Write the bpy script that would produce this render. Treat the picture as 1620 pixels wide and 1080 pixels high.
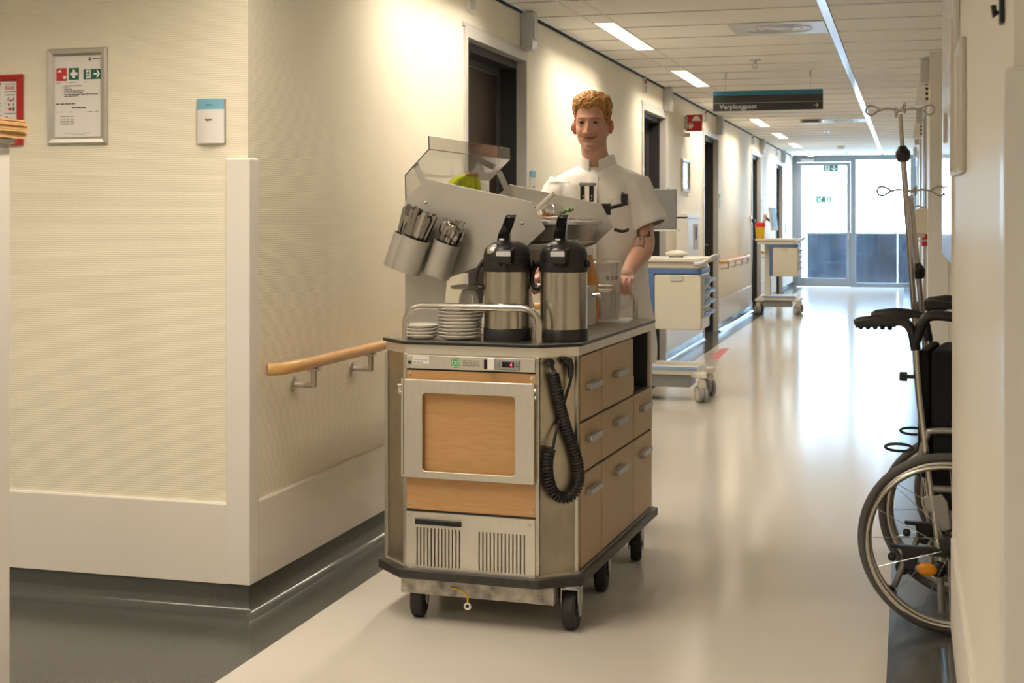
import bpy, bmesh, math, random
from mathutils import Vector, Matrix
random.seed(7)
for o in list(bpy.data.objects): bpy.data.objects.remove(o)
S = bpy.context.scene
C = S.collection
PI = math.pi

# ------------------------------------------------------------------ camera
F_PX, CX_PX, HY_PX, CAM_H, YAW = 2210.0, 810.0, 344.0, 1.375, math.radians(15.8)
cam = bpy.data.cameras.new('camera')
camo = bpy.data.objects.new('camera', cam); C.objects.link(camo)
camo.location = (0, 0, CAM_H); camo.rotation_euler = (PI/2, 0, YAW)
cam.sensor_width = 36; cam.lens = F_PX/1620*36; cam.sensor_fit = 'HORIZONTAL'
cam.shift_y = -(540-HY_PX)/1620
cam.clip_start = .05; cam.clip_end = 300
cam.dof.use_dof = True; cam.dof.focus_distance = 5.3; cam.dof.aperture_fstop = 9.0
S.camera = camo

# ------------------------------------------------------------------ sky, exposure
W = bpy.data.worlds.new('sky'); S.world = W; W.use_nodes = True
bg = W.node_tree.nodes['Background']
bg.inputs[0].default_value = (.50, .73, 1, 1); bg.inputs[1].default_value = 14.0
S.view_settings.view_transform = 'Standard'; S.view_settings.look = 'None'
S.view_settings.gamma = 1; S.view_settings.exposure = 0.32
S.view_settings.use_curve_mapping = False
LAMP = 1.7             # glow of the luminaire diffusers
LAMP_W = 19.0          # watts of light that each luminaire throws down
LAMP_COL = (1, .865, .69)
pd = bpy.data.lights.new('window_portal', 'AREA'); pd.shape = 'RECTANGLE'; pd.size = 2.3; pd.size_y = 2.6
pd.cycles.is_portal = True
po = bpy.data.objects.new('window_portal', pd); C.objects.link(po)
po.location = (-1.03, 28.55, 1.3); po.rotation_euler = (-PI/2, 0, 0)

# ------------------------------------------------------------------ pixel helpers (a pixel gives a direction; the plane gives the distance)
_c, _s = math.cos(YAW), math.sin(YAW)
def ray(u, v):
    a = (u-CX_PX)/F_PX; b = (HY_PX-v)/F_PX
    return (a*_c-_s, a*_s+_c, b)
def atY(u, v, Y):
    r = ray(u, v); t = Y/r[1]; return Vector((r[0]*t, Y, CAM_H+r[2]*t))
def atX(u, v, X):
    r = ray(u, v); t = X/r[0]; return Vector((X, r[1]*t, CAM_H+r[2]*t))
def atZ(u, v, Z):
    r = ray(u, v); t = (Z-CAM_H)/r[2]; return Vector((r[0]*t, r[1]*t, Z))

# ------------------------------------------------------------------ mesh helper
class MB:
    def __init__(s): s.v = []; s.f = []
    def add(s, vs, fs, M=None):
        n = len(s.v)
        for p in vs:
            p = Vector(p)
            s.v.append(tuple(M @ p) if M else tuple(p))
        s.f += [tuple(i+n for i in f) for f in fs]; return s
    def box(s, x0, x1, y0, y1, z0, z1, M=None):
        vs = [(x, y, z) for z in (z0, z1) for y in (y0, y1) for x in (x0, x1)]
        return s.add(vs, [(0,2,3,1), (4,5,7,6), (0,1,5,4), (2,6,7,3), (0,4,6,2), (1,3,7,5)], M)
    def prism(s, poly, ax, a, b, M=None):
        # poly: list of 2d points in the plane perpendicular to axis ax
        def P(p, h):
            if ax == 0: return (h, p[0], p[1])
            if ax == 1: return (p[0], h, p[1])
            return (p[0], p[1], h)
        n = len(poly)
        vs = [P(p, a) for p in poly]+[P(p, b) for p in poly]
        fs = [tuple(range(n))[::-1], tuple(range(n, 2*n))]+[(i, (i+1) % n, n+(i+1) % n, n+i) for i in range(n)]
        return s.add(vs, fs, M)
    def tube(s, path, r, seg=10, closed=False, cap=True, M=None):
        pts = [Vector(p) for p in path]; n = len(pts)
        rr = r if isinstance(r, (list, tuple)) else [r]*n
        tan = []
        for i in range(n):
            if closed: t = pts[(i+1) % n]-pts[i-1]
            else: t = pts[min(i+1, n-1)]-pts[max(i-1, 0)]
            tan.append(t.normalized() if t.length > 1e-9 else Vector((0, 0, 1)))
        up = Vector((0, 0, 1)) if abs(tan[0].z) < .9 else Vector((1, 0, 0))
        nrm = (up-tan[0]*up.dot(tan[0])).normalized()
        vs = []; fs = []
        for i in range(n):
            nrm = (nrm-tan[i]*nrm.dot(tan[i]))
            nrm = nrm.normalized() if nrm.length > 1e-6 else tan[i].orthogonal().normalized()
            bi = tan[i].cross(nrm)
            for k in range(seg):
                a = 2*PI*k/seg
                vs.append(pts[i]+(nrm*math.cos(a)+bi*math.sin(a))*rr[i])
        m = n if closed else n-1
        for i in range(m):
            for k in range(seg):
                j = (i+1) % n; l = (k+1) % seg
                fs.append((i*seg+k, i*seg+l, j*seg+l, j*seg+k))
        if cap and not closed:
            fs.append(tuple(range(seg))[::-1]); fs.append(tuple((n-1)*seg+k for k in range(seg)))
        return s.add(vs, fs, M)
    def lathe(s, prof, seg=24, M=None, cap=True):
        # prof: (r, z) from bottom to top
        vs = []; fs = []; n = len(prof)
        for r, z in prof:
            for k in range(seg):
                a = 2*PI*k/seg; vs.append((r*math.cos(a), r*math.sin(a), z))
        for i in range(n-1):
            for k in range(seg):
                l = (k+1) % seg
                fs.append((i*seg+k, i*seg+l, (i+1)*seg+l, (i+1)*seg+k))
        if cap:
            fs.append(tuple(range(seg))[::-1]); fs.append(tuple((n-1)*seg+k for k in range(seg)))
        return s.add(vs, fs, M)
    def loft(s, rings, cap=True, M=None):
        n = len(rings[0]); vs = [p for r in rings for p in r]; fs = []
        for i in range(len(rings)-1):
            for k in range(n):
                l = (k+1) % n
                fs.append((i*n+k, i*n+l, (i+1)*n+l, (i+1)*n+k))
        if cap:
            fs.append(tuple(range(n))[::-1]); fs.append(tuple((len(rings)-1)*n+k for k in range(n)))
        return s.add(vs, fs, M)
    def ball(s, c, r, seg=12, rings=8, M=None):
        r = r if isinstance(r, (tuple, list)) else (r, r, r)
        T = Matrix.Translation(c) @ Matrix.Diagonal((r[0], r[1], r[2], 1))
        prof = [(math.sin(PI*i/rings) or 1e-4, -math.cos(PI*i/rings)) for i in range(rings+1)]
        prof[0] = (1e-3, -1); prof[-1] = (1e-3, 1)
        return s.lathe(prof, seg, (M @ T) if M else T)
    def mesh(s, name):
        me = bpy.data.meshes.new(name); me.from_pydata(s.v, [], s.f); me.validate()
        bm = bmesh.new(); bm.from_mesh(me); bmesh.ops.recalc_face_normals(bm, faces=bm.faces); bm.to_mesh(me); bm.free()
        return me
    def build(s, name, mat, parent=None, smooth=None, bev=0, seg=2):
        me = s.mesh(name)
        return obj(name, me, mat, parent, smooth, bev, seg)
def obj(name, me, mat, parent=None, smooth=None, bev=0, seg=2):
    o = bpy.data.objects.new(name, me); C.objects.link(o)
    if mat is not None and not me.materials: me.materials.append(M[mat] if isinstance(mat, str) else mat)
    if smooth:
        me.polygons.foreach_set('use_smooth', [True]*len(me.polygons))
        if smooth < 180: 
            try: me.set_sharp_from_angle(angle=math.radians(smooth))
            except Exception: pass
    if bev:
        b = o.modifiers.new('bevel', 'BEVEL'); b.width = bev; b.segments = seg; b.limit_method = 'ANGLE'; b.angle_limit = math.radians(40)
    if parent: o.parent = parent
    return o
def empty(name, loc=(0, 0, 0), rz=0, parent=None):
    o = bpy.data.objects.new(name, None); C.objects.link(o); o.location = loc; o.rotation_euler = (0, 0, rz)
    o.empty_display_size = .05
    if parent: o.parent = parent
    return o
def tag(o, label=None, cat=None, group=None, kind=None):
    if label: o['label'] = label
    if cat: o['category'] = cat
    if group: o['group'] = group
    if kind: o['kind'] = kind
    return o
def struct(o): o['kind'] = 'structure'; return o
def copy_tree(o, parent=None):
    c = o.copy(); C.objects.link(c); c.parent = parent
    for ch in list(o.children): copy_tree(ch, c)
    return c
def text_mesh(txt, size, M4, depth=.0006, align='LEFT', bold=0.0):
    cu = bpy.data.curves.new('lettering', 'FONT'); cu.body = txt; cu.size = size; cu.extrude = depth; cu.align_x = align; cu.resolution_u = 2
    cu.offset = bold
    t = bpy.data.objects.new('lettering', cu); C.objects.link(t)
    bpy.context.view_layer.update()
    dg = bpy.context.evaluated_depsgraph_get()
    me = bpy.data.meshes.new_from_object(t.evaluated_get(dg)); me.transform(M4); me.materials.clear()
    bpy.data.objects.remove(t); bpy.data.curves.remove(cu)
    return me
def text(txt, size, M4, mat, parent, name='lettering', **k):
    return obj(name, text_mesh(txt, size, M4, **k), mat, parent)
def arc(cx, cy, r, a0, a1, n):
    return [(cx+r*math.cos(a0+(a1-a0)*i/n), cy+r*math.sin(a0+(a1-a0)*i/n)) for i in range(n+1)]
def rrect(x0, x1, y0, y1, r, n=5):
    return arc(x1-r, y1-r, r, 0, PI/2, n)+arc(x0+r, y1-r, r, PI/2, PI, n)+arc(x0+r, y0+r, r, PI, 1.5*PI, n)+arc(x1-r, y0+r, r, 1.5*PI, 2*PI, n)
def frame_mesh(mb, outer, inner, ax, a, b):
    # flat ring between two polygons with the same number of points, given thickness a..b
    n = len(outer)
    def P(p, h): return (h, p[0], p[1]) if ax == 0 else ((p[0], h, p[1]) if ax == 1 else (p[0], p[1], h))
    vs = [P(p, a) for p in outer]+[P(p, a) for p in inner]+[P(p, b) for p in outer]+[P(p, b) for p in inner]
    fs = []
    for i in range(n):
        j = (i+1) % n
        fs += [(i, j, n+j, n+i), (2*n+i, 3*n+i, 3*n+j, 2*n+j), (i, 2*n+i, 2*n+j, j), (n+i, n+j, 3*n+j, 3*n+i)]
    mb.add(vs, fs); return mb
def smooth_path(pts, n=8):
    # Catmull-Rom through the points
    P = [Vector(p) for p in pts]; out = []
    for i in range(len(P)-1):
        p0 = P[max(i-1, 0)]; p1 = P[i]; p2 = P[i+1]; p3 = P[min(i+2, len(P)-1)]
        for k in range(n):
            t = k/n
            out.append(.5*((2*p1)+(p2-p0)*t+(2*p0-5*p1+4*p2-p3)*t*t+(3*p1-p0-3*p2+p3)*t**3))
    out.append(P[-1]); return out
def TR(loc=(0, 0, 0), rx=0, ry=0, rz=0):
    return Matrix.Translation(loc) @ Matrix.Rotation(rz, 4, 'Z') @ Matrix.Rotation(ry, 4, 'Y') @ Matrix.Rotation(rx, 4, 'X')

# ------------------------------------------------------------------ materials
M = {}
def mat(name, col, rough=.5, metal=0, noise=None, bump=None, spec=.5, emit=None, es=0, coat=0):
    m = bpy.data.materials.new(name); m.use_nodes = True; nt = m.node_tree; b = nt.nodes['Principled BSDF']
    b.inputs['Base Color'].default_value = (*col, 1); b.inputs['Roughness'].default_value = rough; b.inputs['Metallic'].default_value = metal
    b.inputs['Specular IOR Level'].default_value = spec
    if coat: b.inputs['Coat Weight'].default_value = coat; b.inputs['Coat Roughness'].default_value = .1
    if emit: b.inputs['Emission Color'].default_value = (*emit, 1); b.inputs['Emission Strength'].default_value = es
    tc = nt.nodes.new('ShaderNodeTexCoord')
    def tex(scale, sc, detail=3):
        mp = nt.nodes.new('ShaderNodeMapping'); mp.inputs['Scale'].default_value = sc
        nt.links.new(tc.outputs['Object'], mp.inputs['Vector'])
        n = nt.nodes.new('ShaderNodeTexNoise'); n.inputs['Scale'].default_value = scale; n.inputs['Detail'].default_value = detail
        nt.links.new(mp.outputs['Vector'], n.inputs['Vector']); return n
    if noise:   # (scale, stretch, amount of colour change, amount of roughness change)
        sc, st, amt, ra = noise
        n = tex(sc, st)
        r = nt.nodes.new('ShaderNodeValToRGB')
        r.color_ramp.elements[0].position = .3; r.color_ramp.elements[1].position = .7
        r.color_ramp.elements[0].color = (*[c*(1-amt) for c in col], 1); r.color_ramp.elements[1].color = (*[min(1, c*(1+amt)) for c in col], 1)
        nt.links.new(n.outputs['Fac'], r.inputs['Fac']); nt.links.new(r.outputs['Color'], b.inputs['Base Color'])
        if ra:
            mr = nt.nodes.new('ShaderNodeMapRange'); mr.inputs['To Min'].default_value = max(0, rough-ra); mr.inputs['To Max'].default_value = rough+ra
            nt.links.new(n.outputs['Fac'], mr.inputs['Value']); nt.links.new(mr.outputs['Result'], b.inputs['Roughness'])
    if bump:    # (scale, stretch, strength, distance)
        sc, st, k, d = bump
        n = tex(sc, st, 2)
        bp = nt.nodes.new('ShaderNodeBump'); bp.inputs['Strength'].default_value = k; bp.inputs['Distance'].default_value = d
        nt.links.new(n.outputs['Fac'], bp.inputs['Height']); nt.links.new(bp.outputs['Normal'], b.inputs['Normal'])
    M[name] = m; return m
def wallpaper(name, col):
    m = mat(name, col, .55, noise=(3, (1, 1, 1), .02, 0), spec=.35); nt = m.node_tree; b = nt.nodes['Principled BSDF']
    tc = nt.nodes.new('ShaderNodeTexCoord')
    w = nt.nodes.new('ShaderNodeTexWave'); w.wave_type = 'BANDS'; w.bands_direction = 'Z'; w.inputs['Scale'].default_value = 42
    w.inputs['Distortion'].default_value = .8; w.inputs['Detail'].default_value = 2; w.inputs['Detail Scale'].default_value = 3
    nt.links.new(tc.outputs['Object'], w.inputs['Vector'])
    n = nt.nodes.new('ShaderNodeTexNoise'); n.inputs['Scale'].default_value = 70; nt.links.new(tc.outputs['Object'], n.inputs['Vector'])
    mx = nt.nodes.new('ShaderNodeMath'); mx.operation = 'MULTIPLY'
    nt.links.new(w.outputs['Fac'], mx.inputs[0]); nt.links.new(n.outputs['Fac'], mx.inputs[1])
    bp = nt.nodes.new('ShaderNodeBump'); bp.inputs['Strength'].default_value = .4; bp.inputs['Distance'].default_value = .002
    nt.links.new(mx.outputs[0], bp.inputs['Height']); nt.links.new(bp.outputs['Normal'], b.inputs['Normal'])
def clear(name, tint, gloss=.08, rough=.02, haze=0.0, hazecol=(.9, .9, .9)):
    m = bpy.data.materials.new(name); m.use_nodes = True; nt = m.node_tree; nt.nodes.clear()
    out = nt.nodes.new('ShaderNodeOutputMaterial'); t = nt.nodes.new('ShaderNodeBsdfTransparent'); t.inputs[0].default_value = (*tint, 1)
    g = nt.nodes.new('ShaderNodeBsdfGlossy'); g.inputs['Roughness'].default_value = rough
    fr = nt.nodes.new('ShaderNodeLayerWeight'); fr.inputs['Blend'].default_value = .25
    mu = nt.nodes.new('ShaderNodeMath'); mu.operation = 'MULTIPLY_ADD'; mu.inputs[1].default_value = .45; mu.inputs[2].default_value = gloss
    nt.links.new(fr.outputs['Fresnel'], mu.inputs[0])
    mx = nt.nodes.new('ShaderNodeMixShader'); nt.links.new(mu.outputs[0], mx.inputs[0]); nt.links.new(t.outputs[0], mx.inputs[1]); nt.links.new(g.outputs[0], mx.inputs[2])
    last = mx
    if haze:
        d = nt.nodes.new('ShaderNodeBsdfDiffuse'); d.inputs[0].default_value = (*hazecol, 1)
        m2 = nt.nodes.new('ShaderNodeMixShader'); m2.inputs[0].default_value = haze
        nt.links.new(mx.outputs[0], m2.inputs[1]); nt.links.new(d.outputs[0], m2.inputs[2]); last = m2
    nt.links.new(last.outputs[0], out.inputs[0]); M[name] = m
def wood(name, c1, c2, rough, stretch, scale=14):
    m = mat(name, c1, rough); nt = m.node_tree; b = nt.nodes['Principled BSDF']
    tc = nt.nodes.new('ShaderNodeTexCoord'); mp = nt.nodes.new('ShaderNodeMapping'); mp.inputs['Scale'].default_value = stretch
    nt.links.new(tc.outputs['Object'], mp.inputs['Vector'])
    n = nt.nodes.new('ShaderNodeTexNoise'); n.inputs['Scale'].default_value = scale; n.inputs['Detail'].default_value = 5; n.inputs['Distortion'].default_value = .6
    nt.links.new(mp.outputs['Vector'], n.inputs['Vector'])
    r = nt.nodes.new('ShaderNodeValToRGB'); r.color_ramp.elements[0].position = .32; r.color_ramp.elements[1].position = .68
    r.color_ramp.elements[0].color = (*c2, 1); r.color_ramp.elements[1].color = (*c1, 1)
    nt.links.new(n.outputs['Fac'], r.inputs['Fac']); nt.links.new(r.outputs['Color'], b.inputs['Base Color'])

wallpaper('wallpaper', (.85, .80, .655))
mat('wall_paint', (.84, .80, .70), .42, spec=.45, bump=(60, (1, 1, 1), .06, .002))
mat('panel_white', (.80, .755, .69), .38, noise=(2, (1, 1, 1), .02, .05))
mat('guard_white', (.80, .765, .72), .32)
mat('vinyl_beige', (.67, .635, .575), .135, noise=(260, (1, 1, 1), .05, 0), spec=.42)
mat('groove_grey', (.50, .49, .47), .4)
mat('vinyl_dark', (.082, .085, .076), .20, noise=(240, (1, 1, 1), .22, .05), spec=.5)
mat('tile_white', (.94, .925, .89), .8, noise=(90, (1, 1, 1), .03, 0), bump=(300, (1, 1, 1), .2, .001))
mat('slab', (.35, .33, .30), .9)
mat('dark_gap', (.02, .02, .02), .8)
mat('alu', (.62, .64, .66), .28, 1)
mat('alu_matte', (.55, .56, .57), .42, .85)
mat('alu_warm', (.60, .57, .52), .38, .9)
mat('frame_paint', (.60, .585, .55), .38, .2)
mat('win_frame', (.27, .30, .35), .4, .3)
mat('steel', (.62, .585, .52), .30, 1, noise=(30, (.6, .6, 14), .05, .07))
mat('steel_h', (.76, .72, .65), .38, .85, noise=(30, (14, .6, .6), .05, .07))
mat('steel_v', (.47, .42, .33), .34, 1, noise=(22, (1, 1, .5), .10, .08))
mat('steel_plate', (.53, .51, .475), .46, .8, noise=(9, (1, 1, 1), .04, .05))
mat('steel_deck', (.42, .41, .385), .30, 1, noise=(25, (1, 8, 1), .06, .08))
mat('tube_steel', (.58, .55, .50), .24, 1)
mat('chrome', (.75, .74, .72), .10, 1)
mat('cutlery_steel', (.36, .34, .31), .20, 1)
mat('flask_steel', (.46, .43, .375), .24, 1, noise=(30, (.6, .6, 14), .05, .05))
mat('monitor_grey', (.17, .17, .18), .45)
mat('galvanised', (.46, .43, .38), .5, .6, noise=(22, (1, 1, 1), .5, .12))
wood('beech', (.56, .33, .145), (.50, .28, .115), .42, (.8, 1, 9))
wood('beech_side', (.50, .345, .19), (.44, .30, .16), .42, (1, 1, 9))
wood('rail_wood', (.70, .42, .17), (.62, .35, .13), .32, (9, .7, 9))
wood('door_brown', (.055, .033, .024), (.036, .021, .016), .45, (10, 10, .6), 8)
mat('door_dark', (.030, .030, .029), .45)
mat('door_grey', (.085, .083, .078), .45)
mat('black', (.012, .012, .012), .38)
mat('black_gloss', (.008, .008, .009), .14, spec=.6)
mat('black_matte', (.014, .014, .014), .75)
mat('rubber', (.022, .021, .020), .65)
mat('bumper', (.035, .032, .028), .42, noise=(40, (1, 1, 1), .3, .1))
mat('grey_plastic', (.30, .30, .30), .45)
mat('light_grey', (.60, .60, .58), .45)
mat('off_white', (.78, .755, .69), .4)
mat('cream_plastic', (.74, .70, .60), .38)
mat('white', (.86, .85, .83), .4)
mat('porcelain', (.80, .765, .70), .16, spec=.6)
mat('blue_plastic', (.10, .19, .42), .35)
mat('pale_blue', (.28, .47, .78), .35)
mat('paper', (.80, .77, .74), .6)
mat('paper_grey', (.50, .48, .47), .6)
mat('ink', (.03, .03, .035), .6)
mat('ink_soft', (.22, .20, .19), .6)
mat('red', (.50, .018, .018), .38)
mat('sign_red', (.58, .028, .03), .42)
mat('sign_green', (.012, .13, .085), .42)
mat('sign_teal', (.01, .22, .19), .42)
mat('sign_dark', (.032, .036, .038), .42)
mat('sign_blue', (.02, .19, .32), .42)
mat('label_blue', (.20, .48, .66), .45)
mat('sticker_green', (.02, .36, .09), .4)
mat('led_red', (.9, .02, .04), .5, emit=(1, .03, .08), es=4)
mat('led_off', (.01, .05, .03), .2)
mat('orange_reflector', (.85, .30, .01), .22)
mat('yellow', (.86, .55, .015), .35)
mat('bin_red', (.85, .05, .05), .35)
mat('pink_tape', (.62, .14, .15), .35)
mat('tan_card', (.60, .37, .16), .6, noise=(30, (1, 1, 8), .15, 0))
mat('banana', (.52, .60, .03), .45, noise=(18, (1, 1, 1), .35, 0))
mat('banana_tip', (.33, .20, .08), .6)
mat('leaf', (.17, .30, .06), .5)
mat('orange_food', (.62, .22, .05), .5)
mat('red_food', (.55, .04, .03), .4)
mat('purple_wrap', (.03, .03, .28), .3)
mat('juice', (.60, .25, .05), .3)
mat('skin_plain', (.52, .27, .18), .5)
mat('hair', (.46, .225, .062), .5, noise=(90, (1, 1, 1), .45, 0))
mat('brow', (.36, .18, .085), .7)
mat('eye_white', (.34, .27, .23), .3)
mat('iris', (.02, .022, .022), .15)
mat('teeth', (.75, .7, .62), .3)
mat('cotton', (.84, .82, .79), .75, bump=(55, (1, 1, .35), .22, .006))
mat('shade_dark', (.05, .05, .06), .8)
mat('trouser', (.72, .70, .66), .8, bump=(14, (1, 1, .4), .3, .01))
mat('shoe', (.65, .64, .62), .5)
mat('fabric_black', (.006, .0065, .009), .9, bump=(200, (1, 1, 1), .2, .001))
mat('chair_frame', (.36, .35, .34), .4, .6)
mat('pole_steel', (.50, .46, .43), .25, 1)
mat('lamp', (.9, .9, .88), .5, emit=LAMP_COL, es=LAMP)
mat('glare_white', (.80, .80, .79), .12, spec=.6)
mat('balustrade', (.022, .028, .038), .22, noise=(2.2, (1, 1, .4), .55, .1))
mat('balcony', (.30, .30, .31), .8)
mat('screen', (.30, .52, .60), .2)
mat('towel', (.74, .73, .71), .9)
clear('glass', (.93, .97, .98), .05)
clear('acrylic', (.94, .935, .92), .04, .03, .03, (.75, .74, .72))
clear('frosted', (.975, .97, .965), .05, .08, .11, (.95, .92, .88))
clear('clear_box', (.86, .85, .82), .06, .08, .18, (.75, .72, .66))
mat('acrylic_edge', (.05, .05, .05), .3)

# ================================================================== STRUCTURE
XL, XR, YA, YE, ZC = -2.205, .142, 4.42, 28.35, 2.6
XB0, XB1 = -1.97, -.06
XR2, YR0, YR1, YR2 = .16, 2.05, 4.62, 10.8          # far right wall, near wall start, alcove start, far wall start
DOORS = [(6.87, 8.08), (11.9, 13.1), (15.65, 16.9), (20.7, 22.0), (24.6, 25.9)]
ZD = 2.365

# floor: beige vinyl with dark borders
fl = MB().box(XB0, XB1, -3, YE, -.08, 0).build('floor', 'vinyl_beige'); struct(fl)
fd = MB().box(-5, XB0, -3, YE, -.08, 0).box(XB1, 4, -3, YE, -.08, 0).build('floor', 'vinyl_dark'); struct(fd)
p = [atZ(1122, 567, 0), atZ(1138, 567, 0), atZ(1155, 551, 0), atZ(1141, 551, 0)]
tp = MB().prism([(q.x, q.y) for q in p], 2, 0, .0012).build('floor_marking_tape', 'pink_tape')
tag(tp, 'short strip of red marking tape stuck on the beige floor', 'floor tape')

def sweep(mb, path, prof):
    P = [Vector((a, b)) for a, b in path]; n = len(P); k = len(prof); vs = []; fs = []
    nr = []
    for i in range(n-1):
        d = (P[i+1]-P[i]).normalized(); nr.append(Vector((d.y, -d.x)))
    for i in range(n):
        if i == 0: m = nr[0]
        elif i == n-1: m = nr[-1]
        else:
            m = nr[i-1]+nr[i]; m = m/(m.dot(nr[i]))
        for o, z in prof: vs.append((P[i].x+m.x*o, P[i].y+m.y*o, z))
    for i in range(n-1):
        for j in range(k):
            l = (j+1) % k; fs.append((i*k+j, i*k+l, (i+1)*k+l, (i+1)*k+j))
    fs.append(tuple(range(k))); fs.append(tuple((n-1)*k+j for j in range(k))[::-1])
    return mb.add(vs, fs)
COVE = [(0, 0), (.058, 0)]+[(.058-.05*math.sin(a), .05-.05*math.cos(a)) for a in [PI/2*i/7 for i in range(1, 8)]]+[(.008, .098), (.003, .1), (0, .1)]
PANEL = [(0, .1), (.012, .1), (.012, .375), (.009, .381), (0, .381)]

# walls
wa = MB().box(-5, XL, YA, YA+.2, 0, ZC).build('wall_front', 'wallpaper'); struct(wa)
wl = MB()
ys = YA+.2
spans = []
for y0, y1 in DOORS:
    wl.box(XL-.2, XL, ys, y0, 0, ZC); wl.box(XL-.2, XL, y0, y1, ZD, ZC); spans.append((ys, y0)); ys = y1
wl.box(XL-.2, XL, ys, YE+.2, 0, ZC); spans.append((ys, YE))
struct(wl.build('wall_left', 'wallpaper'))
struct(MB().box(XR, XR+.25, YR0, YR1, 0, ZC).box(XR+.25, 4, YR0, YR0+.2, 0, ZC).box(XR+.25, 1.2, YR1-.2, YR1, 0, ZC).build('wall_right', 'wall_paint'))
struct(MB().box(XR2, XR2+.25, YR2, YE+.2, 0, ZC).box(XR2+.25, 4, YR2, YR2+.25, 0, ZC).build('wall_right', 'wall_paint'))
struct(MB().box(3.9, 4, YR0+.2, YR2, 0, ZC).build('wall_right', 'wall_paint'))
struct(MB().box(3.9, 4, -3, YR0, 0, ZC).build('wall_right', 'wall_paint'))
struct(MB().box(-5, 4, -3.2, -3, 0, ZC).build('wall_back', 'wall_paint'))
struct(MB().box(-5.2, -5, -3.2, YA+.2, 0, ZC).build('wall_left', 'wall_paint'))

# coved vinyl base and white protection boards
b1 = MB(); t1 = MB()
sweep(b1, [(-5, YA), (XL, YA), (XL, DOORS[0][0])], COVE); sweep(t1, [(-5, YA), (XL-.075, YA)], PANEL); sweep(t1, [(XL, YA+.062), (XL, DOORS[0][0]-.05)], PANEL)
for a, b in spans[1:]:
    sweep(b1, [(XL, a), (XL, b)], COVE); sweep(t1, [(XL, a+.05), (XL, b-.05 if b < YE else b)], PANEL)
struct(b1.build('baseboard_left', 'vinyl_dark', smooth=50)); struct(t1.build('trim_1', 'panel_white'))
b2 = MB(); t2 = MB()
sweep(b2, [(1.2, YR1), (XR, YR1), (XR, YR0), (3.9, YR0)], COVE); sweep(t2, [(XR, YR1-.06), (XR, YR0+.08)], PANEL)
sweep(b2, [(XR2, YE), (XR2, YR2), (3.9, YR2)], COVE); sweep(t2, [(XR2, YE), (XR2, YR2+.07)], PANEL); sweep(t2, [(XR2+.07, YR2), (3.9, YR2)], PANEL)
struct(b2.build('baseboard_right', 'vinyl_dark', smooth=50)); struct(t2.build('trim_2', 'panel_white'))
GUARD = [(0, .1), (.014, .1), (.014, 1.575), (.011, 1.582), (0, 1.582)]
g1 = MB(); sweep(g1, [(XL-.077, YA), (XL, YA), (XL, YA+.058)], GUARD); struct(g1.build('trim_3', 'guard_white', bev=.003))
g1 = MB(); sweep(g1, [(XR, YR0+.075), (XR, YR0), (XR+.075, YR0)], GUARD); struct(g1.build('trim_4', 'guard_white', bev=.003))
g1 = MB(); sweep(g1, [(XR2, YR2+.06), (XR2, YR2), (XR2+.13, YR2)], GUARD); struct(g1.build('trim_5', 'guard_white', bev=.003))
g1 = MB(); sweep(g1, [(XR+.06, YR1), (XR, YR1), (XR, YR1-.012)], [(0, .1), (.006, .1), (.006, 2.6), (0, 2.6)]); struct(g1.build('trim_6', 'wall_paint'))
# dark shadow gap where the left wall meets the ceiling
struct(MB().box(XL, XL+.012, YA, YE, ZC-.016, ZC-.001).build('trim_7', 'dark_gap'))
struct(MB().box(-5, XL, YA-.012, YA, ZC-.016, ZC-.001).build('trim_8', 'dark_gap'))

# ceiling: slab with separate plank tiles under it
ce = MB().box(-5.2, 4.2, -3.2, YE+.2, ZC+.03, ZC+.2).build('ceiling', 'tile_white'); struct(ce)
PITCH, YROW = .595, 8.27
SX0, SX1, BX0, BX1 = -1.905, -1.765, -.492, -.442
def tile(w): return MB().box(.003, w-.003, .0035, PITCH-.0035, 0, .014).mesh('ceiling_tile')
cols = [(XL+.012, SX0-XL-.012), (SX1, BX0-SX1), (BX1, 1.28)]
tms = [tile(w) for _, w in cols]
for k in range(-18, 34):
    y = YROW+k*PITCH
    if y+PITCH > YE+.2: continue
    for (x, w), tm in zip(cols, tms):
        if x < XL+.1 and y < YA-.1: continue
        o = obj('ceiling_tile', tm, 'tile_white', ce); o.location = (x, y, ZC)
gb = MB().box(XL+.012, 0.84, -.007, .007, -.0035, .016).mesh('groove_strip')  # added grey strips that draw the shaded grooves between tiles
for k in range(-18, 34):
    y = YROW+k*PITCH
    if YA < y < YE: o = obj('groove_strip', gb, 'groove_grey', ce); o.location = (0, y, ZC)
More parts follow.
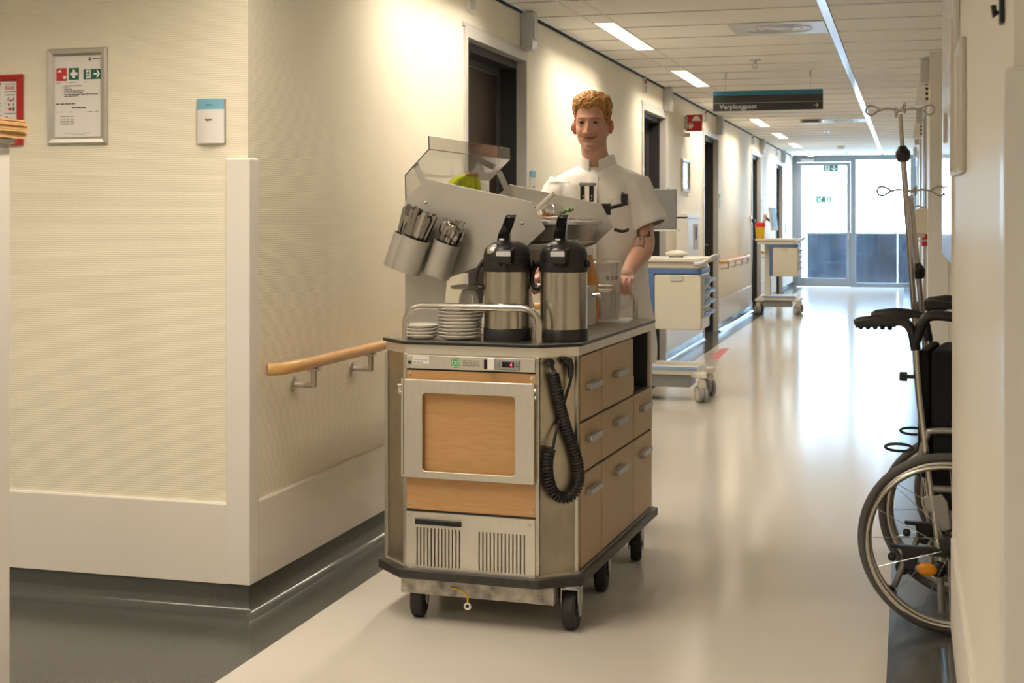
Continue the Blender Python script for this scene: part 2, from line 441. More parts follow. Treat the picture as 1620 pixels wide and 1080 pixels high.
# lamp channel infill between the luminaires
LY = [8.6+2.97*k for k in range(-4, 7)]; LL = 1.48
inf = MB().box(.002, SX1-SX0-.002, .003, 2.97-LL-.003, 0, .014).mesh('lamp_channel')
for y in LY:
    if y+2.97 < YE+.3:
        o = obj('lamp_channel', inf, 'tile_white', ce); o.location = (SX0, y+LL, ZC)
rr = MB().box(SX0-.006, SX0+.002, -3, YE, ZC-.004, ZC+.02).box(SX1-.002, SX1+.006, -3, YE, ZC-.004, ZC+.02).build('channel_edge', 'off_white', ce)
bl = MB().box(BX0, BX1, -3, YE, ZC-.006, ZC+.02).build('trim_9', 'glare_white'); struct(bl)
def luminaire(x, y, lab, alongx=False):
    t = empty('ceiling_light', (x, y, ZC), -PI/2 if alongx else 0); tag(t, lab, 'ceiling light', 'recessed ceiling lights')
    w = SX1-SX0
    h = MB(); frame_mesh(h, [(.003, .003), (w-.003, .003), (w-.003, LL-.003), (.003, LL-.003)], [(.009, .009), (w-.009, .009), (w-.009, LL-.009), (.009, LL-.009)], 2, -.003, .028)
    h.build('housing', 'off_white', t)
    MB().box(.009, w-.009, .009, LL-.009, .004, .012).build('diffuser', 'lamp', t)
    ld = bpy.data.lights.new('lamp_light', 'AREA'); ld.shape = 'RECTANGLE'; ld.size = w-.02; ld.size_y = LL-.02; ld.energy = LAMP_W; ld.color = LAMP_COL; ld.spread = math.radians(142)
    lo = bpy.data.objects.new('lamp_light', ld); C.objects.link(lo); lo.parent = t; lo.location = (w/2, LL/2, .002)
    return t
LN = {8.6: 'above the wall between the first and second dark doors', 11.57: 'just before the hanging sign', 14.54: 'behind the hanging sign', 17.51: 'between the third and fourth dark doors', 20.48: 'beside the fourth dark door', 23.45: 'between the fourth and fifth dark doors', 26.42: 'last before the glass end doors'}
for y in LY:
    luminaire(SX0, y, 'narrow recessed ceiling light '+LN.get(round(y, 2), 'over the trolley and the junction before it'))
for x, y in ((-4.2, 3.1), (-4.2, 1.0), (-1.2, 1.0), (-4.2, -1.0), (-1.2, -1.0), (1.2, -.6), (1.2, 1.0), (1.2, 7.0), (1.2, 9.2)):  # lamps added out of view to brighten the near hall, trolley and man
    luminaire(x, y, 'added fill light out of view in the side passage ceiling', True)

# doors on the left
for i, (y0, y1) in enumerate(DOORS):
    d = empty('door_%d' % (i+1), (XL, y0, 0)); struct(d); w = y1-y0
    m = MB(); a = .045
    m.box(-.05, .014, 0, a, 0, ZD).box(-.05, .014, w-.018, w, 0, ZD).box(-.05, .014, a, w-.018, ZD-.055, ZD)
    m.build('door_frame', 'frame_paint', d, bev=.003)
    m = MB().box(-.15, -.05, 0, .04, 0, ZD-.055).box(-.15, -.05, w-.018, w, 0, ZD-.055).box(-.15, -.05, .04, w-.018, ZD-.1, ZD-.055)
    m.build('reveal', 'door_dark', d)
    m = MB().box(-.2, -.15, .0, .06, 0, ZD).box(-.2, -.15, w-.06, w, 0, ZD).box(-.2, -.15, .06, w-.06, ZD-.14, ZD); m.build('door_lining', 'door_grey', d)
    lf = MB().box(-.195, -.160, .063, w-.063, .01, ZD-.143).build('door_leaf', 'door_brown', d, bev=.002)
    MB().box(-.16, -.155, .32, .345, 1.25, ZD-.3).build('door_grip', 'alu_matte', lf)
    MB().tube([(-.16, w-.14, 1.05), (-.10, w-.14, 1.05), (-.10, w-.27, 1.05)], .009, 8).build('door_handle', 'alu', lf, smooth=60)
    struct(MB().box(.0, .010, y0-.02-y0, w+.02, ZD, ZD+.02).build('door_head', 'frame_paint', d))
    # grey call lamp and small sign near the head of the door
    b = empty('corridor_call_lamp', (XL, y1-.06, 2.43)); ORD = ['first', 'second', 'third', 'fourth', 'fifth'][i]
    tag(b, 'grey call lamp box above the %s dark door from the wooden handrail end' % ORD, 'call lamp', 'call lamps above the doors')
    MB().box(0, .075, -.05, .07, -.06, .16).build('lamp_box', 'alu_matte', b, bev=.006); MB().box(.075, .082, -.03, .05, .0, .13).build('lens', 'light_grey', b, bev=.003)
    b = empty('flag_holder', (XL, y0+.06, 2.47)); tag(b, 'small white holder over the near edge of the %s dark door' % ORD, 'sign holder', 'sign holders above the doors')
    MB().box(0, .012, 0, .09, -.02, .12).build('plate', 'white', b); MB().box(.012, .03, .025, .065, -.01, .055).build('clip', 'light_grey', b); MB().box(.012, .022, .02, .07, .07, .1).build('red_button', 'red', b)

# end wall: aluminium glazed screen with a door
def ex(u): return atY(u, 344, YE).x
def ez(v): return atY(1340, v, YE).z
XE0, XE1 = XL, XR2
zt = ZC
wn = empty('window_1', (0, YE, 0)); struct(wn)
m = MB().box(XE0, ex(1261), 0, .08, 0, zt).box(ex(1345.5), ex(1354), 0, .08, 0, zt).box(ex(1440), XE1, 0, .08, 0, zt)
m.box(ex(1261), ex(1345.5), 0, .08, ez(256), zt).box(ex(1354), ex(1440), 0, .08, ez(253), zt).box(ex(1354), ex(1440), 0, .08, 0, ez(447)).build('window_frame', 'win_frame', wn, bev=.006)
MB().box(ex(1354), ex(1440), .03, .045, ez(447), ez(253)).build('pane', 'glass', wn)
dn = empty('door_6', (0, YE, 0)); struct(dn)
m = MB(); frame_mesh(m, [(ex(1261.3), .01), (ex(1345.2), .01), (ex(1345.2), ez(256.5)), (ex(1261.3), ez(256.5))], [(ex(1267.7), ez(440)), (ex(1339.5), ez(440)), (ex(1339.5), ez(261.5)), (ex(1267.7), ez(261.5))], 1, -.012, .06)
m.build('door_frame', 'win_frame', dn, bev=.005)
MB().box(ex(1267.7), ex(1339.5), .025, .04, ez(440), ez(261.5)).build('pane', 'glass', dn)
MB().tube([(ex(1342.5), -.01, 1.08), (ex(1342.5), -.06, 1.08), (ex(1334), -.06, 1.08)], .012, 8).box(ex(1341.6), ex(1343.6), -.02, -.012, .93, 1.12).build('door_handle', 'alu', dn, smooth=50)
MB().box(ex(1267), ex(1288), -.07, -.012, ez(256), ez(250.5)).build('door_closer', 'light_grey', dn, bev=.005)
# outside: balcony with a dark balustrade
struct(MB().box(-6, 5, YE+.2, 31.0, -.25, -.05).build('floor', 'balcony'))
bs = empty('balcony_balustrade', (0, 30.4, -.05)); tag(bs, 'dark glazed balcony balustrade outside the glass end doors', 'balustrade')
for k in range(2, 5):
    MB().box(-5.8+k*1.87, -3.942+k*1.87, 0, .03, .02, 1.07).build('panel', 'balustrade', bs)
MB().box(-2.06, 3.66, -.02, .05, 1.07, 1.10).build('top_rail', 'door_grey', bs)

# ================================================================== WALL THINGS, SIGNS, HANDRAILS
HR_Z = .838
def handrail(y0, y1, lab, ret=True):
    t = empty('handrail', (XL, y0, HR_Z)); tag(t, lab, 'handrail', 'wooden wall handrails')
    L = y1-y0
    pa = [(.012, 0, -.005), (.05, .03, -.004), (.078, .09, 0), (.085, .16, 0), (.085, L-.16, 0), (.078, L-.09, 0), (.05, L-.03, 0), (.012, L, 0)]
    pa = pa[:4]+[(.085, .16+(L-.32)*i/6, 0) for i in range(1, 6)]+pa[4:]
    MB().tube(smooth_path(pa, 3), .0225, 14).build('rail', 'rail_wood', t, smooth=60)
    nb = max(2, round(L/.62))
    for k in range(nb):
        y = .24+(L-.48)*k/(nb-1)
        b = MB().lathe([(.03, 0), (.03, .006), (.024, .010)], 18, TR((0, y, -.085), ry=PI/2)); b.tube([(.008, y, -.085), (.088, y, -.085)], .0105, 10)
        b.tube([(.085, y, -.092), (.085, y, -.03)], [.011, .0125], 10); b.box(.066, .104, y-.02, y+.02, -.031, -.022)
        b.build('bracket', 'alu_warm', t, smooth=50)
handrail(YA+.13, DOORS[0][0]-.12, 'beech handrail with grey brackets on the cream wall beside the coffee trolley')
names = ['first and second', 'second and third', 'third and fourth', 'fourth and fifth']
for (a, b), nm in zip(spans[1:5], names):
    handrail(a+.14, 19.7 if abs(b-20.7) < .01 else b-.14, 'wooden handrail on the wall between the %s dark doors' % nm)
handrail(spans[5][0]+.14, YE-.2, 'wooden handrail on the wall between the last dark door and the glass doors')

# 2d drawing on a flat thing: local u right, v up, w out of the face
def flat(polys, w0, w1, B):
    m = MB()
    for poly in polys: m.prism(poly, 2, w0, w1, B)
    return m
def face_basis(o, u, v):
    u = Vector(u); v = Vector(v); w = u.cross(v)
    return Matrix(((u.x, v.x, w.x, o[0]), (u.y, v.y, w.y, o[1]), (u.z, v.z, w.z, o[2]), (0, 0, 0, 1)))
def rect(x0, x1, y0, y1): return [(x0, y0), (x1, y0), (x1, y1), (x0, y1)]
def at(polys, x, y, s, rot=0):
    c, n = math.cos(rot), math.sin(rot)
    return [[(x+s*(a*c-b*n), y+s*(a*n+b*c)) for a, b in p] for p in polys]
ARROW = [rect(-.5, .1, -.12, .12), [(-.05, .5), (-.05+.2, .5), (.5, 0), (.2, 0)], [(.2, 0), (.5, 0), (.15, -.5), (-.05, -.5)]]
def seg(x0, y0, x1, y1, w):
    d = Vector((x1-x0, y1-y0)).normalized()*w/2; return [(x0-d.y, y0+d.x), (x0+d.y, y0-d.x), (x1+d.y, y1-d.x), (x1-d.y, y1+d.x)][::-1]
RUNNER = [arc(.12, .36, .085, 0, 2*PI, 10)[:-1], seg(.07, .25, -.06, -.02, .15), seg(.06, .22, .27, .06, .07), seg(.0, .22, -.24, .14, .07), seg(-.24, .14, -.3, -.02, .06), seg(-.04, -.04, .16, -.16, .1), seg(.16, -.16, .13, -.42, .08), seg(-.06, -.04, -.12, -.25, .1), seg(-.12, -.25, -.36, -.3, .08)]
HELMET = [[(-.45, -.05), (-.38, .18), (-.2, .36), (.02, .42), (.22, .34), (.36, .14), (.42, -.05)], [(-.5, -.14), (.5, -.14), (.5, -.05), (-.5, -.05)]]
FLAME = [[(-.1, -.5), (.12, -.5), (.2, -.25), (.05, .0), (.12, .2), (-.06, .02), (-.16, -.25)], [(-.3, -.35), (-.14, -.45), (-.2, -.1), (-.1, .15), (-.3, -.1)], [(.2, -.45), (.34, -.2), (.26, .1), (.2, -.1)]]
CROSS = [rect(-.14, .14, -.42, .42), rect(-.42, -.14, -.14, .14), rect(.14, .42, -.14, .14)]
def words(x0, x1, y, h, seed=0, gap=.35):
    r = random.Random(seed); out = []; x = x0
    while x < x1-h:
        w = h*r.uniform(1.2, 4.2); e = min(x+w, x1); out.append(rect(x, e, y, y+h*.62)); x = e+h*gap*1.6
    return out

# silver snap frame with the emergency notice
def snap_frame(name, B, W, Hh, bw, matn, par, dpt=.014):
    t = MB()
    o = [(0, 0), (W, 0), (W, Hh), (0, Hh)]
    prof = [(0, 0), (0, .55), (.22, 1), (.7, .8), (1, .35)]
    rings = [[(bw*a if x == 0 else x-bw*a, bw*a if y == 0 else y-bw*a, dpt*h) for x, y in o] for a, h in prof]
    rings = [[Vector(q) for q in r] for r in rings]
    t.loft(rings, cap=False, M=B); return t.build(name, matn, par)
tl, br = atY(77, 78, YA), atY(171, 227.5, YA)
W_, H_ = br.x-tl.x, tl.z-br.z
B = face_basis((tl.x, YA-.001, br.z), (1, 0, 0), (0, 0, 1))
nt_ = empty('framed_notice'); nt_.location = (tl.x, YA, br.z); B0 = face_basis((0, -.001, 0), (1, 0, 0), (0, 0, 1))
tag(nt_, 'silver snap frame with emergency notice showing red helmet, green cross and exit arrow', 'framed notice')
snap_frame('frame', B0, W_, H_, .027, 'alu_warm', nt_)
pp = flat([rect(.015, W_-.015, .015, H_-.015)], 0, .003, B0).build('sheet', 'paper', nt_)
def fx(u): return (u-77)/(171-77)*W_
def fz(v): return (227.5-v)/(227.5-78)*H_
flat([rect(fx(90.5), fx(107), fz(128.5), fz(108.5))], .003, .0035, B0).build('fire_icon', 'sign_red', pp)
flat(at(HELMET, fx(96), fz(114), .016)+at(FLAME, fx(103.5), fz(121), .022), .0035, .004, B0).build('fire_symbol', 'white', pp)
flat([rect(fx(110.3), fx(126.2), fz(127), fz(108.7))], .003, .0035, B0).build('first_aid_icon', 'sign_green', pp)
flat(at(CROSS, fx(118.3), fz(118), .036), .0035, .004, B0).build('first_aid_symbol', 'white', pp)
flat([rect(fx(133.4), fx(160.8), fz(127), fz(111.3))], .003, .0035, B0).build('exit_icon', 'sign_green', pp)
flat([rect(fx(137.5), fx(145), fz(125.8), fz(112.3))]+at(ARROW, fx(154.3), fz(118.8), .026), .0035, .004, B0).build('exit_symbol', 'white', pp)
flat(at(RUNNER, fx(141.2), fz(119), .032), .004, .0044, B0).build('runner_symbol', 'sign_green', pp)
L = []
for i, (v, x0, x1) in enumerate([(136, 103, 131), (138.6, 103, 109), (141.2, 103, 115), (144, 103, 136), (146.8, 103, 132), (149.5, 103, 156), (152, 103, 125)]): L += words(fx(x0), fx(x1), fz(v+1), .0042, i)+([rect(fx(100.3), fx(101.3), fz(v+.6), fz(v-.4))] if i < 6 else [])
L += words(fx(89.5), fx(123), fz(165), .0058, 11)+words(fx(115), fx(137), fz(171.5), .0062, 12)
tag(flat(L, .003, .0034, B0).build('print', 'ink', pp), kind='stuff')
L = []
for x0, x1 in ((89.5, 95), (98, 101), (112, 116), (139, 148), (152, 158)): L += words(fx(x0), fx(x1), fz(177.5), .0035, int(x0))
for k in range(6):
    v = 184.5+k*2.4; L += words(fx(97), fx(110.5), fz(v), .0033, 30+k)+words(fx(112), fx(118), fz(v), .0033, 40+k)
L += words(fx(104), fx(146), fz(210.5), .003, 60)+words(fx(115), fx(135), fz(213), .003, 61)+words(fx(89.5), fx(97), fz(131.8), .003, 62)+words(fx(110), fx(120), fz(131.8), .003, 63)+words(fx(133.5), fx(143), fz(131.5), .003, 64)
tag(flat(L, .003, .0034, B0).build('fine_print', 'ink_soft', pp), kind='stuff')
flat([arc(fx(143.5), fz(95.3), .0062, 0, 2*PI, 14)[:-1]], .003, .0034, B0).build('emblem', 'ink', pp)
flat([arc(fx(143.5), fz(94.6), .0026, 0, 2*PI, 10)[:-1]], .0034, .0038, B0).build('emblem_centre', 'paper', pp)
flat(words(fx(147.5), fx(159.5), fz(96), .0055, 70, .1), .003, .0034, B0).build('emblem_name', 'ink_soft', pp)

# red framed board
tl, br = atY(-70, 121, YA), atY(37, 229.5, YA)
W2, H2 = br.x-tl.x, tl.z-br.z
rb = empty('red_framed_board', (tl.x, YA, br.z)); tag(rb, 'red framed emergency instruction board with large red 6666', 'notice board')
snap_frame('frame', B0, W2, H2, .024, 'red', rb, .018)
sh = flat([rect(.015, W2-.015, .015, H2-.015)], 0, .003, B0).build('sheet', 'paper', rb)
def gx(u): return (u+70)/107*W2
def gz(v): return (229.5-v)/108.5*H2
text('6666', .021, B0 @ Matrix.Translation((gx(9), gz(144), .0034)), 'sign_red', sh)
L = []
for v, x0, x1, h in ((136, 9, 27, .002), (147.5, 8, 27, .0035), (153, 10, 25, .005), (181, 8, 27, .003), (165, 9, 12, .002), (173, 9, 12, .002)): L += words(gx(x0), gx(x1), gz(v), h, int(v), .15)
for v in (136, 139, 148, 152, 165, 169, 176, 184): L += words(gx(-50), gx(3), gz(v), .003, int(v)+9)
L += at(RUNNER, gx(14.5), gz(159), .016)+at(RUNNER, gx(22.5), gz(159), .016)+at(RUNNER, gx(16), gz(167), .016)+at([arc(0, 0, .3, 0, 2*PI, 8)[:-1]], gx(12), gz(186), .01)+at([arc(0, 0, .3, 0, 2*PI, 8)[:-1]], gx(11), gz(190), .012)
tag(flat(L, .003, .0034, B0).build('print', 'ink', sh), kind='stuff')
flat(at(FLAME, gx(18.5), gz(159.5), .015)+at([arc(0, 0, .5, 0, 2*PI, 10)[:-1]], gx(17.5), gz(174), .012)+[rect(gx(-60), gx(3.5), gz(136.5), gz(133.5))], .003, .0036, B0).build('red_print', 'sign_red', sh)['kind'] = 'stuff'
flat([rect(gx(21.5), gx(24.5), gz(177), gz(171))]+at(RUNNER, gx(22.5), gz(167), .015), .0034, .0038, B0).build('green_print', 'sign_green', sh)

# door name plate with blue head, gently curved
tl, br = atY(312.5, 157.5, YA), atY(357.5, 226.5, YA)
W3, H3 = br.x-tl.x, tl.z-br.z
np_ = empty('name_plate', (tl.x, YA, br.z)); tag(np_, 'curved white room sign with pale blue header on the cream wall', 'room sign')
def curved(z0, z1, off, mtn, nm):
    n = 10; fr = []; bk = []
    for i in range(n+1):
        x = W3*i/n; d = .006+.012*math.sin(PI*i/n)+off; fr.append((x, -d)); bk.append((x, -d+.0025))
    MB().prism(fr+bk[::-1], 2, z0, z1).build(nm, mtn, np_, smooth=40)
curved(0, H3*.765, 0, 'paper', 'lower_panel'); curved(H3*.765, H3, 0, 'label_blue', 'header')
MB().box(0, .003, -.008, 0, 0, H3).box(W3-.003, W3, -.008, 0, 0, H3).box(0, W3, -.006, 0, 0, .003).build('backing', 'alu_warm', np_)
text('Berging', .0085, face_basis((W3*.36, -.0188, H3*.52), (1, 0, 0), (0, 0, 1)), 'ink', np_)
flat(words(W3*.40, W3*.60, 0, .004, 5), 0, .0006, face_basis((0, -.0186, H3*.855), (1, 0, 0), (0, 0, 1))).build('room_number', 'ink', np_)

# tall cream cabinet edge at far left with card stack
cb = empty('tall_cabinet', (-2.8, 2.3, 0)); tag(cb, 'tall white storage cabinet standing before the red framed board', 'cabinet')
MB().box(0, .44, 0, 1.0, .08, 1.575).build('body', 'guard_white', cb, bev=.003); MB().box(.02, .42, .02, .98, 0, .08).build('plinth', 'vinyl_dark', cb)
MB().box(-.005, .452, -.005, 1.006, 1.575, 1.59).build('cabinet_top', 'light_grey', cb, bev=.003)
MB().box(.44, .447, .01, .99, .09, 1.565).build('side_panel', 'guard_white', cb, bev=.002)
sk = [MB().box(-.2, .2, -.16, .16, 0, .0052).mesh('card_folder') for _ in range(1)][0]
for k in range(9):
    o = obj('card_folder', sk, 'tan_card', None); o.location = (-2.527+random.uniform(-.006, .006), 3.175+random.uniform(-.006, .006), 1.5905+k*.0058); o.rotation_euler = (0, 0, random.uniform(-.02, .02))
    tag(o, 'tan card folder in the stack on the tall white cabinet', 'folder', 'tan folders on the white cabinet')

# hanging sign
sg = empty('hanging_sign', (-1.579, 11.82, 2.272)); tag(sg, 'dark hanging direction sign reading Verpleegpost with teal top band', 'direction sign')
SW, SH = .907, .168
MB().box(0, SW, 0, .03, 0, SH*.76).build('board', 'sign_dark', sg, bev=.002); MB().box(0, SW, 0, .03, SH*.76+.001, SH).build('top_band', 'sign_blue', sg, bev=.002)
B1 = face_basis((0, -.0002, 0), (1, 0, 0), (0, 0, 1))
flat([rect(.012, SW-.012, SH*.385, SH*.385+.0025)], 0, .0006, B1).build('rule', 'light_grey', sg)
text('Verpleegpost', .058, B1 @ Matrix.Translation((.055, .016, 0)), 'white', sg)
flat([seg(0, 0, .038, 0, .005), seg(.038, 0, .022, .016, .005), seg(.038, 0, .022, -.016, .005)], 0, .0006, B1 @ Matrix.Translation((SW-.075, .035, 0))).build('arrow', 'white', sg)
for x in (.104, .803):
    MB().tube([(x, .015, SH), (x, .015, ZC-2.272-.05)], .0022, 6).tube([(x, .015, ZC-2.272-.055), (x, .015, ZC-2.272)], .008, 8).build('rod', 'alu_matte', sg, smooth=60)

# red fire equipment flag sign
fs = empty('fire_flag_sign', (XL, 14.3, 2.345)); tag(fs, 'red projecting flag sign with white helmet and flames', 'fire sign')
MB().box(.02, .185, 0, .006, -.085, .085).build('panel', 'sign_red', fs); MB().box(0, .03, -.004, .01, -.07, .07).build('bracket', 'light_grey', fs)
Bf = face_basis((.105, -.0002, 0), (1, 0, 0), (0, 0, 1))
flat(at(HELMET, .02, .035, .095)+at(FLAME, -.045, -.01, .1), 0, .0006, Bf).build('symbol', 'white', fs)
MB().box(0, .06, -.03, .03, -.14, -.1).build('small_plate', 'paper', fs)

# exit signs on the glass
for (u0, u1, v0, v1, lab, dirn) in ((1302, 1325.8, 260, 271, 'green exit sign with downward arrow high on the glass door', -PI/2), (1291, 1314.6, 309.5, 320.5, 'green exit sign with diagonal arrow in the middle of the glass door', -3*PI/4)):
    w = ex(u1)-ex(u0); h = ez(v0)-ez(v1)
    e = empty('exit_sign', (ex(u0), YE+.0245, ez(v1))); tag(e, lab, 'exit sign')
    MB().box(0, w, -.004, 0, 0, h).build('plate', 'sign_teal', e); Be = face_basis((0, -.0042, 0), (1, 0, 0), (0, 0, 1))
    dx = (.28, .74) if dirn == -PI/2 else (.76, .27)
    flat([rect(w*dx[0]-.045, w*dx[0]+.045, .012, h-.012)]+at(ARROW, w*dx[1], h/2, h*.8, dirn), 0, .0006, Be).build('symbol', 'white', e)
    flat(at(RUNNER, w*dx[0], h/2, h*.75), .0008, .0014, Be).build('runner', 'sign_teal', e)

# ceiling fittings
v0 = atZ(1149, 39.4, ZC); v1 = atZ(1309, 52, ZC)
def vent(x, y, lab):
    t = empty('ceiling_vent', (x, y, ZC)); tag(t, lab, 'air vent', 'square ceiling air vents')
    MB().box(0, .60, .003, .592, -.006, .001).build('panel', 'alu_matte', t, bev=.003)
    for k, r in enumerate((.09, .15, .21)): MB().tube([(.3+r*math.cos(2*PI*i/28), .298+r*math.sin(2*PI*i/28), -.006) for i in range(28)], .004, 6, closed=True).build('ring', 'alu_matte', t, smooth=60)
vent(-1.1, YROW+PITCH, 'flat grey metal air vent in the ceiling nearer than the hanging sign')
vent(-1.1, YROW+PITCH*16, 'flat grey metal air vent in the ceiling beyond the hanging sign')
def sprinkler(u, v, lab):
    q = atZ(u, v, ZC); t = empty('sprinkler', (q.x, q.y, ZC)); tag(t, lab, 'sprinkler', 'ceiling sprinklers')
    MB().lathe([(.045, -.006), (.045, 0)], 16).build('rose', 'alu', t, smooth=40)
    MB().lathe([(.012, -.03), (.012, -.006)], 10).tube([(-.012, 0, -.028), (-.018, 0, -.045), (0, 0, -.06)], .003, 6).tube([(.012, 0, -.028), (.018, 0, -.045), (0, 0, -.06)], .003, 6).build('head', 'alu', t, smooth=40)
    MB().lathe([(.02, -.064), (.02, -.060)], 12).build('deflector', 'alu', t)
sprinkler(1194.6, 95, 'metal fire sprinkler on the ceiling just before the hanging sign')
sprinkler(1308, 208, 'metal fire sprinkler on the ceiling beyond the round detector box')
sprinkler(1339, 241, 'metal fire sprinkler on the ceiling close above the glass doors')
q = atZ(1283, 189, ZC); t = empty('ceiling_detector', (q.x, q.y, ZC)); tag(t, 'flat white detector unit with grille on the ceiling behind the sign', 'detector')
MB().box(-.13, .13, -.1, .1, -.05, 0).build('casing', 'off_white', t, bev=.012)
for k in range(5): MB().box(-.1, .1, -.104, -.1, -.015-k*.006, -.012-k*.006).build('slot', 'ink', t)
q = atZ(1330, 231, ZC); t = empty('smoke_detector', (q.x, q.y, ZC)); tag(t, 'small white round smoke detector on the far corridor ceiling', 'smoke detector')
MB().lathe([(.04, -.055), (.06, -.04), (.065, -.015)], 18).build('head', 'off_white', t, smooth=50); MB().lathe([(.075, -.015), (.078, 0)], 18).build('base', 'off_white', t, smooth=50)

# room signs beside the doors
for i, (y0, y1) in enumerate(DOORS):
    ORD = ['first', 'second', 'third', 'fourth', 'fifth'][i]
    t = empty('room_sign', (XL, y1+.10, 1.49)); tag(t, 'small white room sign with blue head beside the %s dark door' % ORD, 'room sign', 'room signs beside the doors')
    MB().box(0, .012, 0, .11, 0, .13).build('panel', 'paper', t, bev=.002); MB().box(0, .013, 0, .11, .131, .17).build('header', 'label_blue', t, bev=.002)
    flat(words(.03, .08, .07, .008, i), 0, .0006, face_basis((.0121, 0, 0), (0, 1, 0), (0, 0, 1))).build('print', 'ink', t)

# framed screen, white wall box, charging lead
pf = empty('picture_frame', (XL, 14.08, 1.64)); tag(pf, 'narrow silver frame with pale blue picture on wall below red flag sign', 'picture')
Bp = face_basis((.001, 0, 0), (0, 1, 0), (0, 0, 1))
snap_frame('frame', Bp, .5, .335, .035, 'alu_warm', pf, .02); flat([rect(.02, .48, .02, .315)], 0, .004, Bp).build('picture_sheet', 'screen', pf)
wb = empty('wall_box', (XL, 13.75, .95)); tag(wb, 'white wall mounted box with paper notices below the silver picture frame', 'wall box')
MB().box(0, .12, 0, .78, 0, .44).build('box_body', 'white', wb, bev=.008); MB().box(0, .125, 0, .78, .41, .46).build('box_lid', 'white', wb, bev=.006)
for y in (.36, .56): MB().box(.12, .123, y, y+.13, .10, .36).build('notice_sheet', 'paper_grey', wb)
MB().box(.12, .13, .5, .53, .2, .33).build('latch', 'ink', wb)
wl_ = empty('charging_lead', (XL, 20.56, 0)); tag(wl_, 'black charging lead hanging from a white socket on the corridor wall', 'cable')
MB().box(0, .02, -.045, .045, 1.29, 1.40).build('socket', 'white', wl_, bev=.004); MB().tube(smooth_path([(.02, 0, 1.33), (.07, .05, 1.25), (.09, .07, 1.08), (.05, .06, .92), (.03, .04, .5), (.03, .04, .15)], 6), .011, 8).build('lead', 'black', wl_, smooth=60); MB().lathe([(.02, 0), (.02, .05)], 10, TR((.02, 0, 1.335), ry=PI/2)).build('plug', 'black', wl_)
q = atX(1243, 358, XL); t = MB().box(XL, XL+.01, q.y-.15, q.y+.15, 1.09, 1.27).build('small_green_sign', 'sign_teal'); tag(t, 'tiny green sign on the wall beside the glass end door', 'sign')

# right side: glossy hanging cabinet over the wheelchair niche, frames, guard things
wc = empty('wall_cabinet', (XR+.004, YR1+.02, 1.225)); tag(wc, 'glossy white high cabinet hung above the parked wheelchair', 'cabinet')
MB().box(.004, .5, .0, 1.24, 0, 1.37).build('body', 'guard_white', wc, bev=.003)
for k in range(2): 
    d = MB().box(-.012, .003, .004+k*.62, .616+k*.62, .003, 1.367).build('cabinet_door', 'glare_white', wc, bev=.002)
    MB().box(-.02, -.012, .55 if k == 0 else .66, .57 if k == 0 else .68, .42, .52).build('handle', 'alu_warm', d)
def near_frame(y0, y1, z0, z1, lab, mtn):
    t = empty('poster_frame', (XR, y1, z0)); tag(t, lab, 'poster frame')
    Bn = face_basis((-.001, 0, 0), (0, -1, 0), (0, 0, 1))
    snap_frame('frame', Bn, y1-y0, z1-z0, .022, mtn, t, .016); flat([rect(.012, y1-y0-.012, .012, z1-z0-.012)], 0, .004, Bn).build('sheet', 'paper', t)
near_frame(3.68, 4.02, 1.49, 1.83, 'thin silver frame on the right wall seen edge on, lower of two', 'alu_warm')
near_frame(4.12, 4.5, 1.5, 2.0, 'tall thin frame on the right wall beside the white cabinet', 'alu_warm')
t = empty('wall_hook', (XR, 2.245, 1.668)); tag(t, 'small black hook plate high on the near right wall', 'hook')
MB().box(-.008, 0, -.018, .018, 0, .075).build('plate', 'black', t, bev=.006); MB().tube([(-.008, 0, .02), (-.014, 0, .012), (-.016, 0, .03)], .004, 8).build('hook', 'black', t, smooth=60)

# far right wall fittings
ds = empty('soap_dispenser', (XR2, 11.32, 1.19)); tag(ds, 'cream hand gel dispenser on the far right wall beside the drip stands', 'dispenser')
MB().prism([(0, .06), (-.11, .07), (-.125, .12), (-.12, .22), (-.08, .255), (0, .255)], 1, -.055, .055).build('housing', 'cream_plastic', ds, bev=.008)
MB().box(-.11, -.03, -.03, .03, .03, .07).build('nozzle', 'light_grey', ds, bev=.005); MB().box(-.1, 0, -.05, .05, 0, .012).build('drip_tray', 'alu_matte', ds)
MB().tube(smooth_path([(0, -.03, .24), (-.08, -.03, .275), (-.13, -.03, .25), (-.14, -.03, .19)], 5), .006, 6).build('lever', 'alu', ds, smooth=60)
t = empty('red_alarm_button', (XR2, 12.0, 1.19)); tag(t, 'red alarm call point below the gel dispenser on the right wall', 'alarm button')
MB().box(-.045, 0, -.05, .05, -.05, .05).build('housing', 'red', t, bev=.006); MB().box(-.05, -.045, -.03, .03, -.03, .03).build('face', 'white', t)
for y, z, lab, n in ((11.6, 2.28, 'curved white projecting sign with dark slats nearest on the far right wall', 0), (16.4, 2.28, 'curved white projecting sign with dark slats farther along the right wall', 1)):
    t = empty('projecting_sign', (XR2, y, z)); tag(t, lab, 'wall sign')
    MB().prism([(0, 0), (-.10, -.01), (-.085, .12), (-.06, .24), (0, .25)], 1, 0, .3).build('shell', 'white', t, bev=.004)
    for k in range(5): MB().box(-.02, .004, -.006, .001, .03+k*.04, .05+k*.04).build('slat', 'ink', t)
for y, nm in ((11.15, 'above the gel dispenser'), (15.8, 'before its second dark door'), (20.5, 'before its third dark door'), (24.8, 'before its last dark door')):
    b = empty('corridor_call_lamp', (XR2, y, 2.46)); tag(b, 'grey call lamp box high on the right wall '+nm, 'call lamp', 'call lamps on the right wall')
    MB().box(-.06, 0, -.06, .06, -.06, .12).build('lamp_box', 'alu_matte', b, bev=.006); MB().box(-.066, -.06, -.04, .04, -.02, .09).build('lens', 'light_grey', b)
